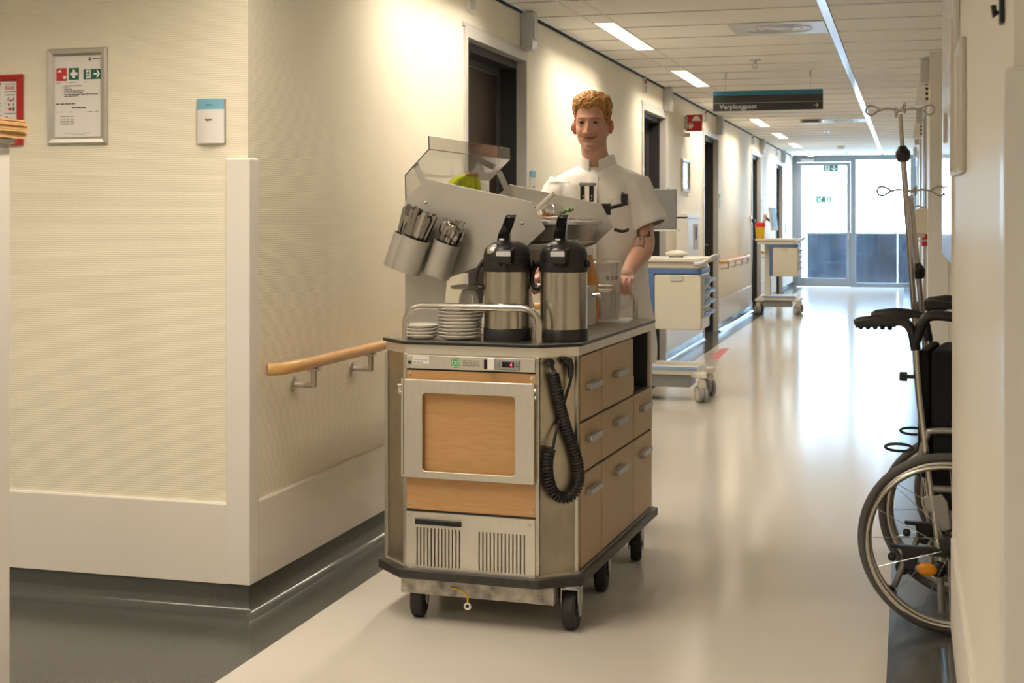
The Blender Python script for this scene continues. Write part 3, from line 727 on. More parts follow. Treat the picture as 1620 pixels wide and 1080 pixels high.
for i, (y0, y1) in enumerate([(12.6, 13.7), (16.9, 18.0), (21.4, 22.5), (25.4, 26.5)]):
    d = empty('door_%d' % (i+7), (XR2, y0, 0)); struct(d)
    MB().box(-.014, .0, 0, .06, 0, ZD).box(-.014, 0, y1-y0-.06, y1-y0, 0, ZD).box(-.014, 0, .06, y1-y0-.06, ZD-.06, ZD).build('door_frame', 'alu_matte', d)
    MB().box(-.008, 0, .06, y1-y0-.06, .01, ZD-.06).build('door_leaf', 'door_brown', d)

# ================================================================== COFFEE TROLLEY
TO, TRZ = Vector((-1.41, 4.455, 0)), math.radians(-2.5)
TM = Matrix.Translation(TO) @ Matrix.Rotation(TRZ, 4, 'Z'); TMI = TM.inverted()
def cl(u, v, ax, val):
    r = Vector(ray(u, v)); o = TMI @ Vector((0, 0, CAM_H)); d = TMI.to_3x3() @ r
    t = (val-o[ax])/d[ax]; return o+d*t
def clp(u, v, p0, nrm):
    r = Vector(ray(u, v)); o = TMI @ Vector((0, 0, CAM_H)); d = TMI.to_3x3() @ r
    t = (Vector(p0)-o).dot(nrm)/d.dot(nrm); return o+d*t
tr = empty('coffee_trolley', TO, TRZ)
tag(tr, 'stainless steel and beech coffee trolley with tilted serving rack pushed by the man', 'trolley')
HW, CHX, CHY, YB = .345, .236, .115, 1.285
def outline(e, f=0.0):
    return [(-CHX-e*.4, .02-e-f), (CHX+e*.4, .02-e-f), (HW+e, CHY-e*.4-f), (HW+e, YB-.05+e*.4), (HW-.05+e*.4, YB+e), (-HW+.05-e*.4, YB+e), (-HW-e, YB-.05+e*.4), (-HW-e, CHY-e*.4-f)]
ZB0, ZB1, ZDK = .19, .945, .957
# carcass: full front block, lower rear block and a left rear block, so that the cubby is a real recess
YC0, YC1 = .897, 1.188
poly_front = [(-CHX, .02), (CHX, .02), (HW-.004, CHY), (HW-.004, YC0-.004), (-HW, YC0-.004), (-HW, CHY)]
m = MB().prism(poly_front, 2, ZB0, ZB1)
m.box(-HW, HW-.004, YC0-.004, YB-.05, ZB0, .685).box(-HW, -.02, YC0-.004, YB-.05, .685, ZB1).box(-.02, HW-.004, YC1, YB-.05, .685, ZB1)
m.prism([(-HW, YB-.05), (HW-.004, YB-.05), (HW-.05, YB), (-HW+.05, YB)], 2, ZB0, ZB1)
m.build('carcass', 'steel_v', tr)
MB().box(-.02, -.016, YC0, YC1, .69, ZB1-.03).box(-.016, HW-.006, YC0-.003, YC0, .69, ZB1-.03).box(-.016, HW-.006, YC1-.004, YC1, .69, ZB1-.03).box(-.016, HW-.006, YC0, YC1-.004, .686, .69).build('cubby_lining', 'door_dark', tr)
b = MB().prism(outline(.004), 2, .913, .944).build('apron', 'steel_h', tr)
dk = MB().prism(outline(.016), 2, .9445, .955).build('deck_edge', 'black', tr, bev=.002)
MB().prism(outline(.015), 2, .955, ZDK).build('deck', 'steel_deck', tr)
MB().prism(outline(.026, .012), 2, .155, .186).build('bumper', 'bumper', tr, bev=.004)
MB().prism(outline(.008), 2, .186, .191).build('base_plate', 'steel_h', tr)
for s in (-1, 1):
    MB().box(s*CHX-.007, s*CHX+.007, .010, .024, ZB0+.002, .913).build('corner_post', 'steel', tr, bev=.002)
    MB().box(s*HW-.010, s*HW+.003, CHY-.006, CHY+.010, ZB0+.002, .913).build('corner_post', 'steel', tr, bev=.002)
    MB().box(s*HW-.008, s*HW+.004, YB-.075, YB-.048, ZB0+.002, .913).build('corner_post', 'steel', tr, bev=.002)
# front: beech board, control strip, steel frame, vent panel
bd = MB().box(-.229, .229, .011, .021, .386, .858).build('front_board', 'beech', tr)
def screw(x, z, y, par, r=.0055, m='chrome'): MB().lathe([(r, 0), (r*.9, .0018), (r*.3, .003)], 12, TR((x, y, z), rx=PI/2)).build('screw', m, par, smooth=50)
for x, z in ((-.216, .845), (.216, .845), (-.216, .402), (.216, .402)): screw(x, z, .011, bd)
for z0_, z1_ in ((.378, .386), (.858, .864)): MB().box(-.229, .229, .012, .02, z0_, z1_).build('shadow_gap', 'black', tr)
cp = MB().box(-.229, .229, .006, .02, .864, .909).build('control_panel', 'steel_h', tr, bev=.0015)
def cx(u): return cl(u, 572, 1, .006).x
def cz(v): return cl(740, v, 1, .006).z
zc = .8865
def cbox(u0, u1, dz0, dz1, d, m, nm, par=cp, bev=0): return MB().box(cx(u0), cx(u1), .006-d, .0061, zc+dz0, zc+dz1).build(nm, m, par, bev=bev)
MB().lathe([(.006, 0), (.006, .003), (.004, .005)], 14, TR((cx(648), .006, zc-.002), rx=PI/2)).build('power_button', 'led_off', cp, smooth=50)
st = cbox(654, 679, -.006, .018, .0008, 'paper', 'sticker')
flat(words(cx(655), cx(669), zc-.003, .004, 3)+words(cx(656), cx(677), zc+.006, .003, 4), 0, .0004, face_basis((0, .0051, 0), (1, 0, 0), (0, 0, 1))).build('sticker_print', 'ink_soft', st)
gs = MB().lathe([(.0175, 0), (.0175, .0008)], 26, TR((cx(721), .006, zc+.001), rx=PI/2)).build('round_sticker', 'sticker_green', cp)
rg = MB(); n = 26; frame_mesh(rg, [(cx(721)+.0145*math.cos(2*PI*i/n), zc+.001+.0145*math.sin(2*PI*i/n)) for i in range(n)], [(cx(721)+.0118*math.cos(2*PI*i/n), zc+.001+.0118*math.sin(2*PI*i/n)) for i in range(n)], 1, .0048, .0053); rg.build('ring_print', 'paper', gs)
flat([rect(cx(721)-.006, cx(721)+.006, zc+.003, zc+.007), rect(cx(721)-.006, cx(721)+.006, zc-.004, zc+.0)], 0, .0005, face_basis((0, .0052, 0), (1, 0, 0), (0, 0, 1))).build('centre_print', 'paper', gs)
flat(sum([words(cx(732), cx(759), zc-.009+k*.0055, .004, 20+k) for k in range(4)], []), 0, .0004, face_basis((0, .006, 0), (1, 0, 0), (0, 0, 1))).build('rating_print', 'ink_soft', cp)
cbox(766, 771.5, -.016, .015, .004, 'black', 'switch', bev=.001)
cbox(773, 784.5, -.018, .021, .016, 'white', 'latch_block', bev=.003)
dp = cbox(787.5, 822.5, -.017, .016, .006, 'grey_plastic', 'thermostat', bev=.002)
MB().box(cx(795), cx(814), -.0006, .0, zc-.0075, zc+.010).build('thermostat_window', 'black_gloss', dp)
text('4', .0165, face_basis((cx(807.5), -.0008, zc-.0045), (1, 0, 0), (0, 0, 1)), 'led_red', dp, 'digit', depth=.0004, bold=.0004)
for u in (790.5, 817.5, 820):
    for dz in (-.003, .006): MB().box(cx(u)-.0014, cx(u)+.0014, -.0008, 0, zc+dz-.0016, zc+dz+.0016).build('key', 'ink', dp)
# hanging steel frame
fo = rrect(cl(639, 680, 1, -.01).x, cl(845, 680, 1, -.01).x, .497, .829, .004); fi = rrect(cl(668, 680, 1, -.01).x, cl(814.5, 680, 1, -.01).x, .521, .784, .014)
ff = MB(); frame_mesh(ff, fo, fi, 1, -.013, -.004); ffo = ff.build('steel_frame', 'steel_h', tr, smooth=30, bev=.003)
MB().box(fo[15][0] if False else -.243, .221, -.006, .010, .497, .505).box(-.243, -.236, -.006, .010, .505, .829).box(.214, .221, -.006, .010, .505, .829).build('frame_flange', 'steel_h', ffo)
for x in (-.247, .229):
    h = MB().box(x-.006, x+.006, -.008, .012, .775, .812).build('hinge_clip', 'chrome', ffo, bev=.002); MB().lathe([(.007, -.008), (.007, .008)], 12, TR((x, -.004, .806), ry=PI/2)).lathe([(.005, -.007), (.005, .007)], 12, TR((x, -.004, .782), ry=PI/2)).build('hinge_pin', 'chrome', h, smooth=40)
# vent panel with true slots
zs0, zs1 = .196, .326
groups = [(cl(659, 860, 1, .006).x, cl(728, 860, 1, .006).x), (cl(757, 860, 1, .006).x, cl(830.5, 860, 1, .006).x)]
x0, x1 = -.229, .229
m = MB().box(x0, x1, .006, .012, .173, zs0).box(x0, x1, .006, .012, zs1, .378)
m.box(x0, groups[0][0], .006, .012, zs0, zs1).box(groups[0][1], groups[1][0], .006, .012, zs0, zs1).box(groups[1][1], x1, .006, .012, zs0, zs1)
vp = m.build('vent_panel', 'steel_h', tr); MB().box(x0, x1, .0125, .02, .173, .378).build('vent_backing', 'black_matte', vp)
for a, b in groups:
    n = 13; sl = .0046; p = (b-a-sl)/(n-1)
    mesh = MB().box(-(p-sl)/2, (p-sl)/2, .006, .012, zs0, zs1).mesh('slat')
    for k in range(n-1):
        o = obj('slat', mesh, 'steel_h', vp); o.location = (a+sl/2+p*(k+.5), 0, 0)
hb = cl(656, 822, 1, .0); hb2 = cl(729, 827, 1, .0)
MB().box(hb.x, hb2.x, -.002, .006, .337, .356).build('grille_handle', 'black', vp, bev=.003)
MB().box(hb.x+.03, hb2.x-.02, -.006, -.002, .346, .354).build('grille_handle_lip', 'black_gloss', vp, bev=.002)
for x, z in ((-.215, .366), (.213, .360), (-.215, .186), (.213, .184)): screw(x, z, .006, vp)
# side fronts
cols_ = [(.128, .402), (.406, .888), (.892, 1.207)]; rows_ = [(.690, .910), (.515, .685), (.197, .510)]
XS = HW-.004
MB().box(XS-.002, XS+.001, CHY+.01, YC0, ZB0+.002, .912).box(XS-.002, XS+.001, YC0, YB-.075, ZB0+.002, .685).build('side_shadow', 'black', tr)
for ci, (a, b) in enumerate(cols_):
    for ri, (z0, z1) in enumerate(rows_):
        if ci == 2 and ri == 0: continue
        nm = 'cupboard_door' if ri == 0 else 'drawer'
        d = MB().box(XS+.001, XS+.011, a+.002, b-.002, z0+.002, z1-.002).build(nm, 'beech_side', tr, bev=.001)
        zz = (.795, .618, .437)[ri]; L = .15; yc = (a+b)/2+(.0 if ci < 2 else .01)
        MB().box(XS+.012, XS+.034, yc-L/2, yc+L/2, zz-.004, zz+.016).box(XS+.011, XS+.03, yc-L/2, yc-L/2+.02, zz-.004, zz+.01).box(XS+.011, XS+.03, yc+L/2-.02, yc+L/2, zz-.004, zz+.01).build('handle', 'alu_matte', d, bev=.003)
for s in (-1,):   # left side plain sheet with doors
    for a, b in ((.13, .65), (.655, 1.2)):
        MB().box(-HW-.010, -HW, a, b, .2, .908).build('cupboard_door', 'beech_side', tr, bev=.001)
# chassis and castors
MB().box(-.262, .285, .035, 1.25, .092, .155).build('chassis', 'galvanised', tr, bev=.003)
pr = MB().tube(smooth_path([(-.075, .028, .125), (-.03, .02, .118), (-.012, .018, .10), (-.012, .018, .085)], 6), .0035, 6).build('pull_cord', 'yellow', tr, smooth=60)
MB().tube([(-.012+.010*math.cos(a), .018, .070+.010*math.sin(a)) for a in [2*PI*i/16 for i in range(16)]], .0035, 8, closed=True).build('pull_ring', 'off_white', pr, smooth=60)
def castor(x, y, rz, r=.066, fix=False):
    T = TR((x, y, 0), rz=rz)
    f = MB().lathe([(.03, .140), (.03, .150), (.022, .155)], 16, T)
    for s in (-1, 1): f.prism([(-.014, .045), (.014, .045), (.035, .10), (.035, .142), (-.03, .142), (-.03, .10)], 0, s*.029-.002, s*.029+.002, T @ TR((0, .012, 0)))
    f.box(-.029, .029, -.02, .045, .136, .142, T)
    fo_ = f.build('castor', 'alu_matte', tr, bev=.001)
    t = MB().lathe([(r*.55, -.021), (r*.9, -.022), (r, -.015), (r, .015), (r*.9, .022), (r*.55, .021)], 30, T @ TR((0, .012, r), ry=PI/2)).build('wheel', 'rubber', fo_, smooth=40)
    MB().lathe([(.012, -.03), (.012, .03)], 10, T @ TR((0, .012, r), ry=PI/2)).lathe([(r*.55, -.014), (r*.55, .014)], 20, T @ TR((0, .012, r), ry=PI/2)).build('hub', 'grey_plastic', fo_, smooth=40)
for x, y, rz in ((-.215, .085, .18), (.325, .10, .05), (-.30, .6, 0), (.30, .6, .15), (-.30, 1.09, 0), (.315, 1.09, .25)): castor(x, y, rz)
# hoops on the deck
def hoop(y, x0, x1, zt):
    r = .06
    pts = [(x0, y, ZDK), (x0, y, zt-r)]+[(x0+r-r*math.cos(a), y, zt-r+r*math.sin(a)) for a in [PI/2*i/6 for i in range(1, 7)]]
    pts += [(x1-r+r*math.sin(a), y, zt-r+r*math.cos(a)) for a in [PI/2*i/6 for i in range(0, 7)]]+[(x1, y, ZDK)]
    MB().tube(pts, .0125, 14).build('hoop_rail', 'tube_steel', tr, smooth=60)
hoop(.06, cl(642, 530, 1, .06).x, cl(853, 530, 1, .06).x, 1.072); hoop(1.245, -.265, .275, 1.085)
# tilted serving rack: two end plates, shelf, sneeze guard
PP = [(-.357, 1.442), (-.272, 1.514), (.125, 1.431), (.175, 1.335), (.099, 1.266), (-.195, 1.155), (-.214, .957), (-.357, .957)]
YP1, YP2 = .30, 1.19
for y, dx in ((YP1, 0), (YP2, .02)):
    pl_ = MB().prism([(x+dx, z) for x, z in PP], 1, y, y+.004).build('end_plate', 'steel_plate', tr, bev=.0008)
    for u, v in ((673.5, 320), (826, 353)):
        q = cl(u, v, 1, YP1); MB().ball((q.x+dx, y, q.z), (.0075, .005, .0075), 12, 8).build('dome_nut', 'chrome', pl_, smooth=180)
MB().prism([(-.335, 1.425), (-.262, 1.43), (.06, 1.362), (.06, 1.357), (-.26, 1.424), (-.335, 1.420)], 1, YP1+.004, YP2).build('upper_shelf', 'steel_plate', tr)
MB().prism([(-.33, 1.26), (.05, 1.26), (.12, 1.28), (.12, 1.276), (.05, 1.256), (-.33, 1.256)], 1, YP1+.004, YP2).build('lower_shelf', 'steel_plate', tr)
MB().box(-.355, -.351, YP1+.004, YP2, 1.15, 1.44).build('rack_back', 'steel_plate', tr)
AP = [(-.354, 1.44), (-.356, 1.529), (-.263, 1.622), (-.265, 1.669)]
def thick(P, t): return P+[(x+t, z-t*.2) for x, z in P[::-1]]
ag = MB().prism(thick(AP, .004), 1, YP1, YP2+.03).build('sneeze_guard', 'acrylic', tr)
MB().tube([(x+.001, YP1-.001, z) for x, z in AP], .0022, 6).build('guard_front_edge', 'acrylic_edge', ag, smooth=60)
MB().tube([(-.262, YP1, 1.621), (-.262, YP2+.03, 1.621)], .0015, 6).build('guard_fold', 'acrylic_edge', ag)
for y, dx in ((YP1+.006, 0), (YP2-.006, .02)):
    a = Vector((-.318+dx, y, 1.567)); b_ = Vector((-.272+dx, y, 1.470))
    d = (b_-a).normalized(); nn = Vector((d.z, 0, -d.x))*.0125
    MB().prism([((a+nn).x, (a+nn).z), ((b_+nn).x, (b_+nn).z), ((b_-nn).x, (b_-nn).z), ((a-nn).x, (a-nn).z)], 1, y-.0015, y+.0015).build('guard_strap', 'steel_plate', ag)
q0 = cl(850, 330, 1, .75); q1 = cl(876, 305, 1, .75)
MB().tube([q0, q1], .009, 8).build('cross_strut', 'off_white', tr, smooth=60)
# cutlery cups
CUPS = [((-.347, .238), 1.255), ((-.298, .215), 1.243), ((-.188, .235), 1.227)]
ctilt = math.radians(19.5); CUPR = [.044, .0525, .0475]
cupM = []
for (xy, z), R_ in zip(CUPS, CUPR):
    T = TR((xy[0], xy[1], z), ry=ctilt) @ TR((0, 0, -.0625)); cupM.append(T)
    MB().lathe([(R_-.002, .004), (R_-.002, .125), (R_, .125), (R_, 0), (1e-3, 0), (1e-3, .004)], 30, T, cap=False).build('cutlery_cup', 'steel_plate', tr, smooth=50)
# coiled cable on the right chamfer
cn = Vector((CHY-.02, -(HW-CHX), 0)).normalized(); cp0 = Vector((CHX, .02, .5))+cn*.0215
def ch(u, v, k=0): return clp(u, v, cp0+cn*k, cn)
pts = [ch(*p) for p in ((876, 590), (881, 615), (888, 645), (896, 675), (907, 705), (915, 735), (916, 762), (906, 782), (891, 788), (876, 778), (868, 755), (867, 730), (872, 708))]
base = smooth_path(pts, 40)
coil = []; ang = 0; acc = 0
nrm = cn
for i, p_ in enumerate(base):
    t = (base[min(i+1, len(base)-1)]-base[max(i-1, 0)]).normalized(); bi = t.cross(nrm)
    coil.append((p_, nrm, bi))
tot = [0]
for i in range(1, len(base)): tot.append(tot[-1]+(base[i]-base[i-1]).length)
hx = []; turns = int(tot[-1]/.0108); ns = turns*9; j = 0
for k in range(ns+1):
    sdist = tot[-1]*k/ns
    while j < len(tot)-2 and tot[j+1] < sdist: j += 1
    f = (sdist-tot[j])/max(1e-9, tot[j+1]-tot[j]); pc = base[j].lerp(base[j+1], f); a = 2*PI*turns*k/ns
    hx.append(pc+(coil[j][1]*math.cos(a)+coil[j][2]*math.sin(a))*.0145)
cbl = MB().tube(hx, .0050, 6).build('coiled_cable', 'black', tr, smooth=60)
MB().tube(smooth_path([ch(868, 574, -.015), ch(870, 576, .006), ch(875, 584, .004), hx[0]], 6), .006, 8).build('cable_entry', 'black', cbl, smooth=60)
sk_ = clp(869, 574, Vector((CHX, .02, .5)), cn)
MB().lathe([(.015, 0), (.015, .012), (.010, .016)], 16, Matrix.Translation(sk_) @ Vector((0, 0, 1)).rotation_difference(cn).to_matrix().to_4x4()).build('cable_gland', 'black', cbl, smooth=50)
MB().tube(smooth_path([hx[-1], ch(878, 690, .004), ch(886, 662, -.006), ch(896, 625, -.008), ch(903, 600), ch(903, 590)], 8), .0052, 8).build('cable_tail', 'black', cbl, smooth=60)
MB().tube([ch(903, 597), ch(902.5, 578), ch(900, 572, .004), ch(894, 570), ch(892, 570, -.012)], [.009, .013, .015, .014, .014], 12).build('plug', 'black_gloss', cbl, smooth=50)
# tablet clamp on the rear plate
def tb(u0, u1, v0, v1, d=.01, y=YP2+.02):
    a = cl(u0, v0, 1, y); b = cl(u1, v1, 1, y); return MB().box(min(a.x, b.x), max(a.x, b.x), y-d/2, y+d/2, min(a.z, b.z), max(a.z, b.z))
tc_ = tb(950, 966, 322, 340).build('tablet_clamp', 'black', tr)
for u0, u1, v0, v1 in ((918.5, 924.5, 292, 316), (932.5, 939, 294, 319)): tb(u0, u1, v0, v1).build('clamp_arm', 'black', tc_)
tb(918, 941.5, 289.5, 294, .03).build('clamp_bar', 'grey_plastic', tc_)
for u, v in ((923, 310), (923, 315), (936, 310), (936, 315)):
    q = cl(u, v, 1, YP2+.014); MB().ball(q, .0032, 8, 6).build('rivet', 'white', tc_)
a = cl(964, 329, 1, YP2+.02); b_ = cl(993, 321, 1, YP2+.02)
MB().tube([a, b_], .008, 8).build('clamp_arm', 'black', tc_); tb(983, 993, 307, 320, .02).build('pen_clip', 'black', tc_, bev=.003)  # black block stands for the pen clip on the breast pocket
MB().tube([cl(972, 363, 1, YP2+.02), cl(984, 366, 1, YP2+.02), cl(993, 364, 1, YP2+.02), cl(993, 361, 1, YP2+.02)], .007, 8).build('clamp_arm', 'black', tc_)

# ================================================================== THINGS ON THE TROLLEY
def on(name, x, y, z, rz=0): 
    p = TM @ Vector((x, y, z)); return empty(name, p, TRZ+rz)
# airpots
def airpot(x, y, rz, lev, lab):
    t = on('airpot', x, y, ZDK, rz); tag(t, lab, 'vacuum flask', 'pump airpots on the trolley'); R_ = .0815
    MB().lathe([(R_+.001, 0), (R_+.0015, .004), (R_+.0015, .040), (R_, .042)], 40).build('base', 'black', t, smooth=40)
    MB().lathe([(R_-.001, .042), (R_-.001, .236)], 40).build('flask_body', 'flask_steel', t, smooth=40)
    MB().lathe([(R_+.0015, .234), (R_+.003, .24), (R_+.003, .262), (R_+.0015, .266)], 40).build('collar', 'black', t, smooth=40)
    hd = MB().lathe([(R_+.001, .266), (R_+.001, .292), (R_-.006, .312), (R_-.026, .330), (R_-.05, .338), (.004, .340)], 40).build('head', 'black', t, smooth=50)
    MB().prism([(-.105, .262), (-.105, .302), (-.098, .310), (-.04, .322), (-.03, .29), (-.05, .262)], 0, -.027+.02, .027+.02).build('spout_block', 'black', t, bev=.006)
    MB().box(-.005, .045, -.1065, -.104, .288, .304).build('spout_label', 'light_grey', t)
    MB().tube([(.02, -.09, .27), (.02, -.092, .25)], .009, 10).build('nozzle', 'black_gloss', t, smooth=60)
    MB().ball((-.028, -.045, .302), (.032, .03, .026), 16, 10).build('cap_dome', 'alu_warm' if lev > .5 else 'black', t, smooth=180)
    # lever raised up
    pa = smooth_path([(-.02, .02, .318), (-.012, .0, .36), (.0+.012*lev, -.02, .395), (.016+.016*lev, -.05, .424)], 6)
    rings = []
    for i, p_ in enumerate(pa):
        f = i/(len(pa)-1); w = .022-.004*f; d = .014-.006*f
        rings.append([p_+Vector((w*cx_, d*sy_, d*.6*sy_)) for cx_, sy_ in ((-1, -1), (1, -1), (1, 1), (-1, 1))])
    MB().loft(rings).build('pump_lever', 'black_gloss', t, smooth=40, bev=.003)
    MB().box(-.028, -.008, -.012, .02, .318, .346).build('lever_hinge', 'alu_matte', t, bev=.002)
    # carrying handle folded to the side
    a0 = math.radians(0)
    for s in (-1, 1): MB().ball((s*(R_+.006), 0, .262), (.010, .016, .014), 10, 8).build('handle_pivot', 'black', t, smooth=180)
    ha = smooth_path([(-R_-.008, -.012, .262), (-R_-.022, -.02, .235), (-R_-.024, -.025, .20), (-R_-.016, -.028, .180), (-R_+.002, -.03, .176)], 5)
    MB().tube(ha, .0075, 8).build('carrying_handle', 'black', t, smooth=60)
airpot(.086, .150, 0, .75, 'brushed steel pump airpot with raised lever standing between saucers and its twin')
airpot(.278, .178, -.1, .1, 'brushed steel pump airpot with raised lever at the trolley corner above the coiled cable')
# saucers and plates
sm_ = MB().lathe([(.040, 0), (.046, .001), (.060, .005), (.074, .0125), (.0775, .0155), (.0765, .0165), (.060, .0085), (.046, .0045), (.002, .004)], 32).mesh('saucer')
for k in range(9):
    o = obj('saucer', sm_, 'porcelain', None, 60); o.location = TM @ Vector((cl(720, 538, 2, ZDK).x+random.uniform(-.002, .002), .118, ZDK+.0002+k*.0117)); o.rotation_euler = (0, 0, k)
    tag(o, 'white porcelain saucer in the tall stack beside the airpots', 'saucer', 'saucers in the tall stack')
pm_ = MB().lathe([(.034, 0), (.040, .001), (.052, .006), (.062, .0125), (.064, .0145), (.063, .0155), (.05, .009), (.04, .005), (.002, .0045)], 30).mesh('small_plate')
for k in range(4):
    o = obj('small_plate', pm_, 'porcelain', None, 60); o.location = TM @ Vector((cl(657, 537, 2, ZDK).x, .105, ZDK+.0002+k*.0112)); o.rotation_euler = (0, 0, k)
    tag(o, 'small white plate in the short stack by the rail post', 'plate', 'plates in the short stack')
# upside-down cups on the deck behind
cm = MB().lathe([(.040, 0), (.041, .002), (.036, .05), (.026, .074), (.0245, .078), (.002, .078)], 24).mesh('coffee_cup'); ch_ = MB().tube(smooth_path([(.036, 0, .055), (.058, 0, .052), (.060, 0, .03), (.039, 0, .022)], 5), .004, 8).mesh('cup_handle')
for k, (x, y, lv) in enumerate([(-.15, .40, 0), (-.06, .40, 0), (.03, .40, 0), (-.15, .49, 0), (-.06, .49, 0), (.03, .49, 0), (-.145, .40, 1), (-.055, .402, 1), (-.15, .49, 1), (-.06, .49, 1), (.03, .49, 1)]):
    t = on('coffee_cup', x, y, ZDK+.0002+lv*.0785, random.uniform(-2.5, -.6)); tag(t, ('white upside-down coffee cup in the upper layer behind the saucer stack', 'white upside-down coffee cup on the deck behind the airpots')[lv == 0], 'cup', ('cups stacked on cups', 'cups on the trolley deck')[lv == 0])
    obj('cup_body', cm, 'porcelain', t, 50); obj('cup_handle', ch_, 'porcelain', t, 60)
t = on('plastic_lid_tray', -.065, .45, ZDK+.158); tag(t, 'thin white tray lying on top of the upside-down cups', 'tray')
MB().prism(rrect(-.14, .14, -.085, .085, .02, 4), 2, 0, .003).build('tray_base', 'clear_box', t); frm = MB(); frame_mesh(frm, rrect(-.145, .145, -.09, .09, .02, 4), rrect(-.138, .138, -.083, .083, .018, 4), 2, .003, .012); frm.build('tray_rim', 'clear_box', t)
# pitcher on a tray mat
q = cl(968, 503, 2, ZDK+.008)
t = on('tray_mat', .19, 1.09, ZDK, .08); tag(t, 'flat pale folded tray mat under the clear pitcher', 'tray mat')
MB().prism(rrect(-.11, .10, -.09, .09, .012, 3), 2, .0002, .006).build('sheet', 'paper', t, bev=.001); MB().prism(rrect(-.10, .095, -.08, .085, .012, 3), 2, .0062, .009).build('upper_sheet', 'paper', t, bev=.001)
t = on('water_pitcher', .178, 1.095, ZDK+.0095, .05); tag(t, 'clear plastic water pitcher with black letters standing on the tray mat', 'pitcher')
MB().lathe([(.001, .0), (.066, .0), (.068, .004), (.073, .20), (.076, .225), (.074, .225), (.071, .20), (.066, .006), (.001, .006)], 36, cap=False).build('pitcher_body', 'frosted', t, smooth=50)
MB().lathe([(.001, .242), (.05, .241), (.070, .232), (.076, .226), (.0745, .222), (.001, .224)], 36, cap=False).build('pitcher_lid', 'frosted', t, smooth=50)
MB().lathe([(.001, .0065), (.0655, .0065), (.0685, .105), (.001, .105)], 36, cap=False).build('water', 'clear_box', t, smooth=50)
MB().tube(smooth_path([(.073, 0, .19), (.105, 0, .185), (.122, 0, .16), (.122, 0, .10), (.108, 0, .06), (.071, 0, .045)], 6), .008, 10).build('pitcher_handle', 'frosted', t, smooth=60)
MB().prism([(-.088, .225), (-.070, .225), (-.070, .195)], 1, -.018, .018).build('spout', 'frosted', t)
for i, c_ in enumerate('BSW'):
    a = math.radians(-64+i*16)
    text(c_, .026, TR((.0735*math.cos(a), .0735*math.sin(a), .158), rz=a+PI/2) @ Matrix.Rotation(PI/2, 4, 'X'), 'ink', t, align='CENTER')
# juice bottle, steel dispenser
t = on('juice_bottle', cl(931, 430, 1, .98).x, .98, ZDK); tag(t, 'orange juice bottle standing behind the corner airpot', 'bottle')
MB().lathe([(.036, 0), (.040, .005), (.040, .15), (.034, .19), (.018, .235), (.016, .27)], 26).build('bottle_body', 'juice', t, smooth=50); MB().lathe([(.018, .27), (.018, .295), (.016, .297)], 20).build('bottle_cap', 'white', t, smooth=40)
t = on('steel_dispenser', cl(938, 470, 1, .86).x-.07, .86, ZDK); tag(t, 'small steel dispenser box with chrome knob between airpot and pitcher', 'dispenser')
MB().box(-.07, .07, -.05, .05, 0, .155).build('dispenser_box', 'steel_plate', t, bev=.004); MB().lathe([(.008, 0), (.008, .02), (.014, .022), (.014, .034)], 14, TR((.07, -.02, .12), ry=PI/2)).build('knob', 'chrome', t, smooth=40)
# clear food container between the plates
y0 = .72; a = cl(858, 352, 1, y0); b_ = cl(948, 354, 1, y0)
fx0, fx1, zr = -.02, cl(950, 354, 1, y0+.36).x, a.z
t = on('food_container', 0, y0, 1.282); tag(t, 'clear plastic food container with grey rim held between the rack plates', 'food container')
h = zr-1.282
ff = MB(); frame_mesh(ff, rrect(fx0-.012, fx1+.004, -.012, .40, .03, 4), rrect(fx0+.003, fx1-.012, .003, .385, .025, 4), 2, h-.008, h+.006); ff.build('rim', 'light_grey', t, bev=.003)
ff = MB(); o1 = rrect(fx0, fx1-.008, 0, .388, .03, 4); o2 = rrect(fx0+.02, fx1-.03, .015, .37, .03, 4)
ff.loft([[Vector((x, y, 0)) for x, y in o2], [Vector((x, y, h-.008)) for x, y in o1]], cap=False).add([(x, y, 0) for x, y in o2], [tuple(range(len(o2)))]); ff.build('tub', 'clear_box', t, smooth=40)
def sachet(x, y, z, s, m, lab, nm='sugar_sachet', rot=0.3, cat='sachet', grp=None):
    o = on(nm, x, y, z, rot); tag(o, lab, cat, grp)
    MB().prism(rrect(-s, s, -s*.6, s*.6, s*.15, 2), 2, 0, s*.3).build('pouch', m, o, bev=s*.1); MB().box(-s*1.12, -s*.98, -s*.55, s*.55, s*.1, s*.16).build('crimp', m, o); MB().box(s*.98, s*1.12, -s*.55, s*.55, s*.1, s*.16).build('crimp', m, o)
for k in range(8):
    sachet(fx0+.05+.03*(k % 4), y0+.06+.12*(k//4), 1.2835, .014, 'paper' if k % 3 else 'light_grey', 'small pale sachet lying inside the clear food container', rot=k*.7, grp='sachets in the clear container')
t = on('foil_cover', (fx0+fx1)/2, y0+.19, 1.282+h+.007); tag(t, 'crinkled clear foil lying over the food container rim', 'foil')
g = MB(); n = 12; rnd = random.Random(3)
vs = [((i/n-.5)*(fx1-fx0), (j/n-.5)*.36, rnd.uniform(.0, .014)) for j in range(n+1) for i in range(n+1)]
g.add(vs, [(j*(n+1)+i, j*(n+1)+i+1, (j+1)*(n+1)+i+1, (j+1)*(n+1)+i) for j in range(n) for i in range(n)]); g.build('foil_sheet', 'clear_box', t, smooth=60)
zf = 1.282+h+.0225
for k, (u, v, m_, lab) in enumerate([(863, 341, 'orange_food', 'orange snack packet lying on the food container foil'), (856, 338, 'red_food', 'red snack packet at the edge of the food container')]):
    q = cl(u, v, 1, y0+.08); sachet(q.x, y0+.08+.02*k, zf, .022, m_, lab, 'snack_packet', .4, 'snack')
